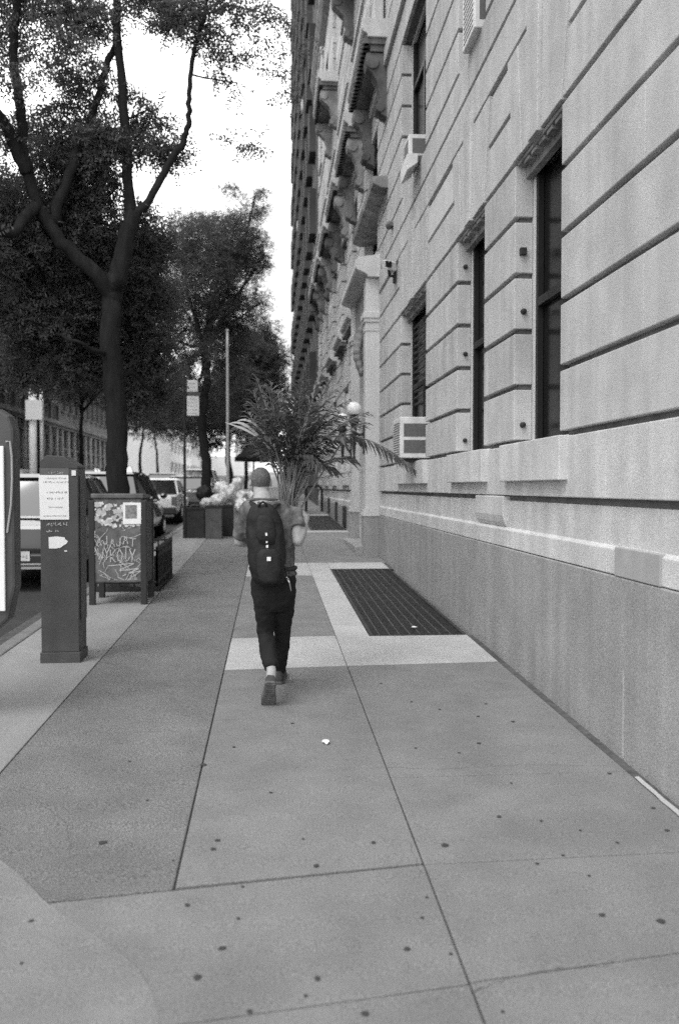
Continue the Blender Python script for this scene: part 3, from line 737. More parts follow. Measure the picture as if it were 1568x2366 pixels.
# avenue-side trees farther up the kerb -------------------------------------------
def street_tree(name, label, Y, trunkpts, blobs, leaf, seed, r0=0.17, group='street trees', lm='leaf', rachis=0.4, limbs=()):
    b0 = np.array(trunkpts[0], float)
    t = thing(name, label, 'tree', b0, group)
    mb = MB(); limb(mb, trunkpts, r0, r0*0.55, 10, 0.06)
    top = np.array(trunkpts[-1])
    for bl in blobs[::2]:
        mid = (top + np.array(bl[0]))/2 + (random.uniform(-.3, .3), random.uniform(-.3, .3), -0.3)
        limb(mb, [top - (0, 0, 0.3), mid, bl[0]], r0*0.42, 0.03, 6, 0.06, 3)
    for lp in limbs: limb(mb, lp, r0*0.4, 0.03, 6, 0.05, 4)
    mb.build('trunk', M['bark'], t, smooth=True)
    q = leaf_sprays([b[0] for b in blobs], [b[1] for b in blobs], [b[2] for b in blobs], leaf, 10, rachis, seed=seed)
    quads_mesh('crown', q, M[lm], t)
    return t
def bl(Y, L): return [(at(u, v, Y+dy), r, n) for u, v, dy, r, n in L]
Y2 = 28.5
street_tree('locust_tree', 'full dark tree past the bus stop pole, its leafy edge standing against the sky', Y2,
    [(-2.15, Y2, gz(Y2)-.1), at(477, 1090, Y2), at(466, 960, Y2), at(480, 880, Y2), at(470, 780, Y2)],
    bl(Y2, [(520, 540, 0, 1.0, 180), (560, 500, .5, .8, 90), (585, 560, 0, .7, 120), (470, 560, -1, 1.1, 230), (420, 520, -.5, .7, 110), (400, 590, 0, 1.1, 230), (540, 610, .5, .9, 190), (480, 650, -1, 1.2, 280),
             (570, 640, .5, .6, 60), (520, 710, 0, 1.0, 240), (430, 720, 1, 1.2, 280), (560, 780, .6, .7, 120), (500, 800, 0, 1.0, 230), (400, 800, 1, 1.2, 260), (440, 860, 0, .9, 180), (530, 860, 0, .8, 160), (370, 880, 1, .9, 150), (530, 440, .3, .45, 28), (590, 450, .2, .5, 26), (600, 500, .2, .4, 30), (595, 610, 0, .35, 20), (480, 500, .4, .6, 70), (540, 560, 1, 1.0, 200), (500, 600, 1.5, 1.2, 260), (450, 640, 1.5, 1.3, 260), (380, 660, 1.5, 1.2, 220), (350, 760, 2, 1.2, 200), (480, 740, 1.5, 1.2, 240), (550, 700, 1, .9, 150), (330, 860, 2, 1.0, 160), (420, 920, 1.5, 1.0, 150), (500, 930, 1, .9, 120), (350, 950, 2, .9, 120), (590, 600, .6, .5, 60), (600, 700, .8, .6, 50)]),
    (0.070, 0.027), 21, 0.19, rachis=0.34, limbs=([at(466, 960, Y2), at(436, 860, Y2-.5), at(420, 780, Y2-.6)],))
Y3 = 42.0
street_tree('locust_tree', 'farther dark tree behind the pale slender pole up the kerb', Y3,
    [(-1.95, Y3, gz(Y3)-.1), at(527, 1000, Y3), at(520, 900, Y3)],
    bl(Y3, [(560, 800, 0, 1.3, 200), (600, 760, 1, 1.0, 130), (590, 840, 0, 1.2, 190), (540, 880, -1, 1.3, 200), (620, 860, 1, 1.0, 130), (580, 930, 0, 1.2, 200), (500, 900, 0, 1.3, 190), (620, 920, 0, .9, 120), (520, 960, 1, 1.2, 150), (470, 940, 1, 1.2, 150), (640, 890, 0, .6, 50), (610, 970, .5, .8, 90), (430, 960, 2, 1.5, 220), (380, 960, 3, 1.5, 220), (330, 960, 3, 1.4, 180), (480, 1010, 2, 1.0, 100), (560, 860, 1.5, 1.5, 220), (600, 800, 1.5, 1.3, 170), (640, 840, 1, .8, 70), (540, 950, 1.5, 1.4, 200)]),
    (0.12, 0.045), 22, 0.17, rachis=0.45)
street_tree('locust_tree', 'small far tree low against the bright sky at the end of the kerb', 66,
    [(-1.9, 66, gz(66)-.1), at(572, 1000, 66), at(570, 960, 66)],
    bl(66, [(590, 930, 0, 1.7, 120), (620, 950, 1, 1.5, 110), (560, 960, 0, 1.6, 110), (640, 940, 0, 1.3, 70), (610, 990, 0, 1.5, 110), (570, 1010, 0, 1.5, 100), (655, 985, 0, 1.0, 40)]),
    (0.17, 0.07), 23, 0.16, lm='leaf_far', rachis=0.6)
rsx = random.Random(9)
for i, (Y, x) in enumerate(((24, -14.2), (33, -14.4), (43, -14.0), (54, -14.3), (66, -14.1), (80, -14.2), (96, -14.2), (112, -14.4))):
    blobs = []
    for k in range(13):
        a = rsx.uniform(0, 2*pi); rr = rsx.uniform(0.3, 3.3); zz_ = rsx.uniform(7.6, 14.0)
        if zz_ > 12: rr *= 0.6
        blobs.append((np.array((x + rr*cos(a)*1.05, Y + rr*sin(a), zz_ + gz(Y)*0.6)), rsx.uniform(1.0, 1.6), 70 if Y > 50 else 85))
    st = street_tree('plane_tree', ['leafy tree across the avenue, the nearest of its row', 'leafy tree across the avenue, second of its row', 'leafy tree across the avenue, third of its row', 'leafy tree across the avenue in the middle of its row, before the tall columns',
        'leafy tree across the avenue, just past the tall columns', 'leafy tree across the avenue, sixth of its row', 'leafy tree across the avenue, last but one of its row', 'leafy tree across the avenue, farthest of its row'][i], Y,
        [(x, Y, gz(Y)-.1), (x+rsx.uniform(-.2, .2), Y, 3.0+gz(Y)), (x+rsx.uniform(-.5, .5), Y, 6+gz(Y))], blobs, (0.17, 0.07), 40+i, 0.2, 'trees across the avenue', 'leaf_far', 0.6)

# ================================================================== STREET FURNITURE
# tree pit guard
t = thing('tree_guard', 'low dark iron guard around the tree pit behind the mailbox', 'tree guard', (-1.95, 12.7, gz(12.7)))
mb = MB(); x0, x1, y0, y1 = -2.36, -1.55, 11.95, 13.7
for (a, b_) in (((x0, y0), (x1, y0)), ((x1, y0), (x1, y1)), ((x1, y1), (x0, y1))):
    for z in (0.12, 0.56): mb.tube([(a[0], a[1], gz(a[1])+z), (b_[0], b_[1], gz(b_[1])+z)], 0.018, 6)
    d = max(abs(a[0]-b_[0]), abs(a[1]-b_[1])); n = int(d/0.09)
    for k in range(n+1):
        px = a[0]+(b_[0]-a[0])*k/n; py = a[1]+(b_[1]-a[1])*k/n; mb.box(px-0.012, px+0.012, py-0.012, py+0.012, gz(py)-.02, gz(py)+0.60)
mb.build('railing', M['iron'], t)
mb = MB(); mb.box(x0, x1+0.02, y0-.02, y1+.02, gz(12.7)-0.12, gz(12.7)+0.045); mb.box(x1-0.04, x1+0.0, y0+.03, y1-.03, gz(12.7)+.05, gz(12.7)+0.46); mb.build('edging', M['iron'], t)
mb = MB(); mb.quad((KX+.16, 11.9, gz(11.9)-.02), (x1, 11.9, gz(11.9)-.02), (x1, 13.8, gz(13.8)-.02), (KX+.16, 13.8, gz(13.8)-.02)); struct(mb.build('tree_pit_soil', M['underlay']))
# parking pay station ---------------------------------------------------
t = thing('parking_meter', 'dark grey parking pay station with a white notice taped across its face', 'parking meter', (-1.81, 7.78, gz(7.7)))
px0, px1, py0, py1 = -1.975, -1.655, 7.62, 7.92; g0 = gz(7.7)
mb = MB()
mb.box(px0-0.01, px1+0.01, py0-0.01, py1+0.01, g0-0.03, g0+0.09)
mb.box(px0, px1, py0, py1, g0+0.091, 1.86)
mb.prism([(px0, 1.862), (px1+.0, 1.862), (px1, 1.885), (px0+0.20, 1.965), (px0+0.06, 1.975), (px0, 1.93)], 1, py0, py1)
mb.box(px1+0.001, px1+0.012, py0+0.05, py1-0.03, g0+0.35, 1.80)
mb.build('cabinet', M['steel_grey'], t, bevel=0.014)
mb = MB(); z0_ = at(140, 1200, py0)[2]; z1_ = at(140, 1097, py0)[2]
mb.hexa([(px0+0.0, py0-0.006, z0_), (px1-0.075, py0-0.006, z0_), (px1-0.075, py0-0.003, z0_), (px0, py0-0.003, z0_),
         (px0-0.008, py0-0.007, z1_), (px1-0.078, py0-0.006, z1_), (px1-0.078, py0-0.003, z1_), (px0-0.008, py0-0.003, z1_)])
nt_ = mb.build('notice', M['paper'], t)
mb = MB(); rr = random.Random(4)
def scribble_line(mb, xa, xb, y, z, h, rr, thick=0.0016):
    # a row of little letter strokes
    x = xa
    while x < xb:
        w = h*rr.uniform(0.45, 0.7)
        for _ in range(rr.choice((2, 2, 3))):
            a = (x+rr.uniform(0, w*.7), z+rr.uniform(0, h*.4)); b_ = (x+rr.uniform(w*.2, w), z+rr.uniform(h*.5, h))
            if rr.random() < .4: b_ = (a[0]+w*.6, a[1]+rr.uniform(-.1, .1)*h)
            d = np.array((b_[0]-a[0], 0, b_[1]-a[1])); L_ = np.linalg.norm(d)+1e-6; nrm = np.array((-d[2], 0, d[0]))/L_*thick
            A = np.array((a[0], y, a[1])); B_ = np.array((b_[0], y, b_[1]))
            mb.quad(A-nrm, B_-nrm, B_+nrm, A+nrm)
        x += w*1.25 + (h*0.6 if rr.random() < .15 else 0)
for (v, xa, xb, h) in ((1106, .05, .22, .014), (1115, .03, .24, .016), (1139, .05, .23, .018), (1153, .06, .20, .018), (1172, .07, .19, .008), (1192, .03, .22, .006)):
    scribble_line(mb, px0+xa, px0+xb, py0-0.0085, at(140, v, py0)[2], h, rr)
mb.build('lettering', M['ink'], nt_)
mb = MB(); mb.box(px0+.0, px1-0.075, py0-0.0025, py0-0.001, z1_+0.002, z1_+0.06); scr = mb.build('header_plate', M['ac_grille'], t)
mb = MB(); scribble_line(mb, px0+.07, px0+.21, py0-0.0035, z1_+0.012, 0.02, rr, 0.0022)
scribble_line(mb, px0+.05, px0+.24, py0-0.0035, at(140, 1214, py0)[2], 0.03, rr, 0.0028); scribble_line(mb, px0+.05, px0+.16, py0-0.0035, at(140, 1229, py0)[2], 0.02, rr, 0.003); mb.build('lettering', M['ink_pale'], scr)
mb = MB()
pts = [at(u, v, py0-0.004) for u, v in ((112, 1241), (130, 1239), (149, 1241), (151, 1246), (157, 1250), (153, 1256), (146, 1260), (140, 1265), (128, 1267), (113, 1267))]
mb.add(pts, [tuple(range(len(pts)))]); mb.build('torn_sticker', M['paper'], t)
mb = MB(); c = at(152, 1273, py0-0.004); mb.box(c[0]-.012, c[0]+.012, c[1]-.002, c[1], c[2]-.004, c[2]+.006); mb.box(px1-0.05, px1-0.015, py0-.01, py0-.001, 1.80, 1.845); mb.build('coin_slot', M['white'], t)
# payphone kiosk at the left edge ---------------------------------------
t = thing('phone_kiosk', 'grey rounded street kiosk with a bright white advertising panel at the kerb edge', 'kiosk', (-2.05, 6.1, gz(6.1)))
ky0, ky1 = 5.85, 6.02; xr = at(31, 1100, ky0)[0]; xl = -2.54
zb_ = 0.72
mb = MB()
poly = [(xl, zb_), (xr-0.16, zb_), (xr-0.05, zb_+.10), (xr, zb_+.32), (xr, 2.08), (xr-.03, 2.17), (xr-.10, 2.22), (xl+.1, 2.25), (xl, 2.2)]
mb.prism(poly, 1, ky0+0.019, ky1); mb.build('body', M['steel_grey'], t, bevel=0.02)
mb = MB(); xp = at(10, 1200, ky0)[0]; mb.box(xl+0.06, xp, ky0-0.004, ky0+0.018, at(5, 1412, ky0)[2], at(5, 1030, ky0)[2]); mb.build('poster_panel', M['paper'], t, bevel=0.006)
mb = MB(); mb.tube([(xp+.012, ky0+.01, 2.0), (xr-.022, ky0+.01, 2.0), (xr-.012, ky0+.01, 1.9), (xr-.012, ky0+.01, 1.75), (xr-.02, ky0+.01, 1.58), (xp+.015, ky0+.01, 1.40)], 0.007, 6); mb.build('side_glazing_trim', M['steel_pale'], t)
mb = MB(); mb.box(xl+0.14, xl+0.42, ky0+0.03, ky1-0.03, gz(6)-.02, zb_-.001); mb.build('pedestal', M['steel_dark'], t, bevel=0.01)
# relay mailbox with graffiti -------------------------------------------
t = thing('mailbox', 'graffiti covered metal relay mailbox on four legs before the near tree', 'mailbox', (-1.9, 11.1, gz(11.1)))
mx0, mx1, my0, my1 = -2.22, -1.52, 10.78, 11.45; g0 = gz(11)
mb = MB(); zb0, zt0 = g0+0.27, g0+1.33
mb.box(mx0+0.05, mx1-0.055, my0+0.012, my1-.01, zb0, zt0-0.03)
mb.prism([(my0-0.01, zt0-0.028), (my1, zt0-0.028), (my1, zt0+0.01), (my0-.01, zt0+.035)], 0, mx0+.03, mx1-.03)
mb.build('body', M['graf_body'], t, bevel=0.015)
for (a, b_) in ((mx0, my0), (mx1-.075, my0), (mx0, my1-.06), (mx1-.075, my1-.06)):
    mb = MB(); mb.box(a, a+0.075, b_-0.004, b_+0.06, gz(b_)-.02, zt0-0.05); mb.build('leg', M['steel_dark'], t, bevel=0.01)
mb = MB(); mb.box(mx1-.05, mx1-0.012, my0+.07, my1-.07, zb0-.02, zt0-.06); mb.build('side_panel', M['steel_dark'], t, bevel=0.01)
yf = my0 + 0.0095
W_ = (mx1-.055)-(mx0+.05)
def F(a, b_, dy=0.0): return (mx0+.05 + a*W_, yf-dy, zb0 + b_*(zt0-0.03-zb0))
rr = random.Random(12)
mb = MB()                                                     # sticker remains over the upper half
for k in range(120):
    a = rr.random()*.90+.05; c = rr.uniform(.66, .95); s_ = rr.uniform(.02, .07)
    n = rr.choice((4, 5)); ph = rr.uniform(0, .5); pts = [F(a+s_*1.2*cos(2*pi*(j+.5)/n+ph)*rr.uniform(.85, 1.1), min(.985, c+s_*.6*sin(2*pi*(j+.5)/n+ph)*rr.uniform(.8, 1.1)), 0.0005*k/10+.0002) for j in range(n)]
    mb.add(pts, [tuple(range(n))], rr.choice((0, 0, 1, 2)))
mb.build('sticker_scraps', [M['graf_pale'], M['ac_grille'], M['graf']], t)
mb = MB()
def stroke(mb, P, w=0.009, dy=0.008):
    for (a, c), (d, e) in zip(P, P[1:]):
        A = np.array(F(a, c, dy)); B_ = np.array(F(d, e, dy)); v_ = B_-A; L_ = np.linalg.norm(v_)+1e-6; nn = np.array((-v_[2], 0, v_[0]))/L_*w*.5
        mb.quad(A-nn, B_-nn, B_+nn, A+nn)
# the tag: letters W Y K O T Y over two lines of loops
def word(letters, x, y, w, h):
    G_ = {'W': [[(0, 1), (.25, 0), (.5, .7), (.75, 0), (1, 1)]], 'Y': [[(0, 1), (.5, .45), (1, 1)], [(.5, .45), (.4, 0)]], 'K': [[(0, 1), (0, 0)], [(.9, 1), (0, .45), (.9, 0)]],
          'O': [[(.5, 1), (.05, .6), (.2, .1), (.7, 0), (1, .5), (.5, 1)]], 'T': [[(0, 1), (1, .95)], [(.5, .95), (.45, 0)]], 'A': [[(0, 0), (.4, 1), (.8, 0)], [(.15, .4), (.75, .45)]], 'J': [[(.6, 1), (.6, .1), (.1, 0), (0, .3)]]}
    for i, ch in enumerate(letters):
        for s_ in G_[ch]: stroke(mb, [(x+i*w*1.12+p*w, y+q_*h+.02*sin(i*2)) for p, q_ in s_], 0.011)
word('WYKOTY', .10, .26, .115, .15)
word('AJAJAT', .08, .44, .12, .10)
stroke(mb, [(.3, .20), (.85, .23), (.5, .14), (.95, .17), (.6, .08)], .010)
stroke(mb, [(.66, .10), (.98, .14), (.7, .03)], .008); stroke(mb, [(.05, .62), (.02, .45), (.12, .3)], .012)
for k in range(26):
    a = rr.uniform(.05, .85); c = rr.uniform(.05, .62); P_ = [(a, c)]
    for j in range(rr.choice((3, 4, 6))): P_.append((min(.98, max(.02, P_[-1][0]+rr.uniform(-.10, .16))), min(.66, max(.03, P_[-1][1]+rr.uniform(-.09, .09)))))
    stroke(mb, P_, rr.uniform(.003, .007), .0078)
mb.build('graffiti', M['graf'], t)
mb = MB(); mb.box(F(.62, 0)[0], F(.99, 0)[0], yf-.0135, yf-.010, F(0, .70)[2], F(0, .955)[2]); ps = mb.build('pasted_picture', M['paper'], t)
mb = MB(); mb.box(F(.665, 0)[0], F(.90, 0)[0], yf-.0155, yf-.0137, F(0, .765)[2], F(0, .925)[2]); mb.build('print', mat('print_grey', .22, .8, .4, 30), ps)
# bus stop sign ---------------------------------------------------------
sx, sy = -2.03, 20.8; g0 = gz(sy)
t = thing('bus_stop_sign', 'thin dark bus stop pole with two pale route plates, beside the bins', 'sign', (sx, sy, g0))
mb = MB(); mb.tube([(sx, sy, g0-.02), (sx, sy, at(427, 868, sy)[2])], 0.032, 10); mb.tube([(sx, sy, g0-.02), (sx, sy, g0+.75)], 0.05, 10); mb.build('pole', M['iron'], t)
for (v0, v1, u1) in ((878, 905, 457), (914, 960, 460)):
    mb = MB(); a = at(432, v1, sy); c = at(u1, v0, sy); mb.box(a[0], c[0], sy-.012, sy+.012, a[2], c[2]); p_ = mb.build('route_plate', M['ac_white'], t, bevel=.01)
    mb = MB(); k = 0; z = c[2]-.06
    while z > a[2]+.03: scribble_line(mb, a[0]+.03, c[0]-.05, sy-.0135, z-.03, .035, rr, .004); z -= .085
    mb.build('lettering', M['ink'], p_)
mb = MB(); a = at(433, 913, sy); c = at(463, 906, sy); mb.box(a[0], c[0], sy-.02, sy+.02, a[2], c[2]); mb.build('plate_bracket', M['steel_grey'], t)
# lamp post -------------------------------------------------------------
ly = 25.4; lx = at(526, 1000, ly)[0]; g0 = gz(ly)
t = thing('street_pole', 'tall slender pale pole standing past the bins in front of the trees', 'pole', (lx, ly, g0))
mb = MB(); mb.tube([(lx, ly, g0), (lx, ly, g0+1), (lx, ly, at(526, 800, ly)[2]), (lx, ly, at(526, 765, ly)[2])], [.06, .048, .040, .032], 12); mb.build('pole', M['steel_pale'], t, smooth=True)
mb = MB(); mb.lathe((lx, ly, 0), [(.12, g0-.05), (.11, g0+.25), (.065, g0+.5)], 10); mb.build('base', M['steel_pale'], t)
mb = MB(); zt = at(526, 765, ly)[2]; mb.ball((lx, ly, zt+.02), (.05, .05, .05), 10); mb.build('finial', M['steel_pale'], t)
# pole with white sign boxes across the avenue
px, py = at(76, 1000, 34)[0], 34
t = thing('signal_pole', 'thick pale pole with a white box sign standing in front of the columned block', 'pole', (px, py, 0))
mb = MB(); mb.tube([(px, py, -.2), (px, py, at(76, 850, py)[2])], .15, 12); mb.tube([(px+.33, py, at(95, 1090, py)[2]), (px+.33, py, at(95, 860, py)[2])], .07, 10); mb.build('pole', M['white'], t, smooth=True)
mb = MB(); a = at(63, 970, py); c = at(101, 925, py); mb.box(a[0], c[0], py-.25, py-.16, a[2], c[2]); mb.build('sign_box', M['white'], t)
# bins and bags ---------------------------------------------------------
def bin_(u0, u1, v1, Y, m, label, dep=.42):
    a = at(u0, v1, Y); c = at(u1, v1, Y); g_ = gz(Y); mb = MB(); x0_, x1_, z1__ = a[0], c[0], a[2]
    t = thing('street_bin', label, 'bin', ((x0_+x1_)/2, Y+dep/2, g_), 'bins at the kerb by the bus stop')
    k = .02
    for (p, q, r_, s_) in ((x0_, x1_, Y, Y+k), (x0_, x1_, Y+dep-k, Y+dep), (x0_, x0_+k, Y+k+.001, Y+dep-k-.001), (x1_-k, x1_, Y+k+.001, Y+dep-k-.001)): mb.box(p, q, r_, s_, g_, z1__)
    mb.box(x0_+k+.001, x1_-k-.001, Y+k+.001, Y+dep-k-.001, g_, z1__-.12); mb.build('bin_body', M[m], t, bevel=.008)
    mb = MB(); mb.box(x0_-.012, x1_+.012, Y-.012, Y-.001, z1__-.05, z1__+.008); mb.box(x1_+.001, x1_+.012, Y, Y+dep, z1__-.05, z1__+.008); mb.build('rim', M['iron'], t)
bin_(431, 472, 1172, 20.75, 'cardboard', 'dark square bin nearest the bus stop pole')
bin_(474, 512, 1168, 20.55, 'cardboard_l', 'lighter grey square bin in the middle of three')
bin_(514, 538, 1166, 21.2, 'cardboard', 'narrow dark bin at the right end of the three')
rb = random.Random(8)
def bag(u, v, Y, r, label, sq=.8, m='bag'):
    c = at(u, v, Y); mb = MB(); mb.ball(c, (r, r, r*sq), 18)
    for i, p in enumerate(mb.v):
        d = np.array(p)-c; w = 1 + .22*sin(9*d[0]/r+3*d[2]/r) * sin(5*d[2]/r + 4*d[1]/r) + rb.uniform(-.10, .10); mb.v[i] = tuple(c + d*w)
    o = mb.build('rubbish_bag', M[m], smooth=False, sub=1); tag(o, label, 'bag', 'bags of rubbish heaped on and behind the bins')
bag(505, 1158, 21.6, .24, 'crumpled pale bag lying over the middle bin'); bag(528, 1140, 21.9, .26, 'bulging pale bag, the upper one on the heap at the bins', .9)
bag(548, 1118, 22.3, .16, 'small white bag knotted on top of the heap', 1.1); bag(552, 1152, 22.0, .24, 'pale bag right of the narrow dark bin', .9)
bag(480, 1162, 22.2, .2, 'low pale bag behind the lighter bin', .7); bag(512, 1128, 23.0, .22, 'grey bag at the back of the heap', .9)
bag(470, 1140, 24, .22, 'dark bag standing behind the bus stop bins', 1.0, 'pack_b'); bag(560, 1170, 21.2, .2, 'pale bag half hidden by the walker at the end of the heap', 1.0)
bag(575, 1150, 22.6, .2, 'pale bag by the left shoulder of the walker', .9)
# dark umbrella over the pavement
uy = 31.0; c = at(602, 1060, uy)
t = thing('market_umbrella', 'dark flat canvas umbrella on a thin pole farther up the pavement', 'umbrella', (c[0], uy, gz(uy)))
mb = MB(); n = 8; R_ = .98
mb.loft([[(c[0]+r*cos(2*pi*(j+.5)/n), uy+r*sin(2*pi*(j+.5)/n), z) for j in range(n)] for r, z in ((R_, c[2]-.08), (R_, c[2]+.05), (R_*.6, c[2]+.33), (.05, c[2]+.62))], cap=False)
mb.build('canopy', M['umbrella'], t)
mb = MB(); mb.tube([(c[0]-.25, uy, gz(uy)), (c[0]-.25, uy, c[2]+.3)], .028, 8); mb.build('pole', M['iron'], t)
# wall lanterns
def lantern(Y, label):
    x = 1.60; z = 3.2
    t = thing('wall_lantern', label, 'lantern', (1.8, Y, z-.5), 'globe lanterns flanking the doorway')
    mb = MB(); mb.ball((x, Y, z), .142, 20); mb.build('globe', M['globe'], t, smooth=True)
    mb = MB(); mb.lathe((x, Y, 0), [(.02, z-.98), (.035, z-.93), (.02, z-.90), (.035, z-.72), (.05, z-.50), (.035, z-.46), (.06, z-.42), (.045, z-.36), (.09, z-.26), (.11, z-.20), (.07, z-.17), (.095, z-.13), (.10, z-.105)], 12); mb.build('torch_stem', M['iron'], t, smooth=True)
    mb = MB(); mb.tube([(x, Y, z-.44), (x+.1, Y, z-.5), (1.80, Y, z-.46)], [.02, .03, .035], 8); mb.tube([(x+.03, Y, z-.52), (x+.12, Y, z-.66), (1.79, Y, z-.72)], [.015, .025, .04], 8); mb.box(1.775, 1.799, Y-.06, Y+.06, z-.85, z-.3); mb.build('bracket', M['iron'], t)
lantern(16.6, 'white globe lantern on a dark bracket, on the near side of the doorway'); lantern(19.25, 'white globe lantern on the far side of the doorway, behind the palm fronds')
# air conditioners
def ac(y0, y1, z0, z1, xo, label, plates):
    t = thing('air_conditioner', label, 'air conditioner', (2.1, (y0+y1)/2, z0), 'window air conditioners')
    mb = MB(); mb.box(xo, 2.30, y0, y1, z0, z1); mb.build('casing', M['ac_white'], t, bevel=.012)
    mb = MB()
    for (p, q) in plates: mb.box(xo+.05, 2.2, y0-.004, y0-.0005, z0+(z1-z0)*p, z0+(z1-z0)*q)
    mb.build('grille', M['ac_grille'], t)
    mb = MB(); n = 14
    for k in range(n):
        zz_ = z0+.05+(z1-z0-.1)*k/n; mb.box(xo-.004, xo-.0005, y0+.06, y1-.06, zz_, zz_+.012)
    mb.build('rear_fins', M['ac_grille'], t); return t
a = wall_at(983, 968, 2.06); c_ = at(918, 970, 12.0)
ac(11.72, 12.4, 2.10, 2.66, 1.76, 'white air conditioner low in the window beside the doorway, dark grille strips on its end', ((.12, .44), (.52, .84)))
mb = MB(); mb.box(1.80, 2.0, 11.80, 12.35, 2.063, 2.098); tag(mb.build('mounting_bracket', M['iron']), 'dark bracket under the lower air conditioner', 'bracket')
ac(11.85, 12.30, 6.24, 6.53, 1.89, 'white air conditioner in the upper window above the wall camera', ((.10, .80),))
mb = MB(); mb.hexa([(1.86, 11.77, 6.02), (2.0, 11.77, 6.12), (2.0, 12.38, 6.12), (1.86, 12.38, 6.02), (1.86, 11.77, 6.235), (2.0, 11.77, 6.235), (2.0, 12.38, 6.235), (1.86, 12.38, 6.235)]); tag(mb.build('drip_tray', M['ac_white']), 'pale tray slung under the upper air conditioner', 'tray')
ac(8.42, 8.95, at(1114, 62, 8.42)[2], 7.0, 1.985, 'white air conditioner cut by the top of the picture, over the second window', ((.1, .4),))
# security camera
y = 14.2; p = at(905, 615, y)
t = thing('security_camera', 'boxy security camera fixed high on the wall between the doorway and the slatted window', 'camera', (2.05, y, p[2]))
mb = MB(); mb.obox((1.93, y-.1, p[2]+.0), (.07, .02, 0), (-.03, .14, .05), (0, -.03, .06)); mb.build('housing', M['ac_white'], t, bevel=.01)
mb = MB(); mb.tube([(2.06, y+.05, p[2]-.15), (1.95, y+.0, p[2]-.15), (1.93, y-.05, p[2]-.02)], .025, 8); mb.box(2.02, 2.065, y-.05, y+.12, p[2]-.25, p[2]-.08); mb.build('bracket', M['iron'], t)
mb = MB(); mb.obox((1.90, y-.27, p[2]-.03), (.05, .01, 0), (0, .012, 0), (0, 0, .05)); mb.build('lens', M['glass_dark'], t)
p = at(910, 520, 14.6); mb = MB(); mb.ball((2.0, 14.6, p[2]), (.06, .09, .07), 10); mb.box(2.0, 2.06, 14.5, 14.7, p[2]-.03, p[2]+.03); tag(mb.build('alarm_bell', M['ac_grille']), 'small round device on the wall above the security camera', 'alarm')
# low rail and parked bike-like stand past the doorway
t = thing('stoop_rail', 'dark bent handrail by the wall past the doorway', 'handrail', (1.3, 33, gz(33)))
mb = MB(); g0 = gz(33)
for xx in (1.35, 1.95): mb.tube([(xx, 33, g0), (xx, 33, g0+.85), (xx-.12, 33, g0+.98), (xx-.6, 33.0, g0+.95)], .05, 8)
mb.build('rail', M['iron'], t)

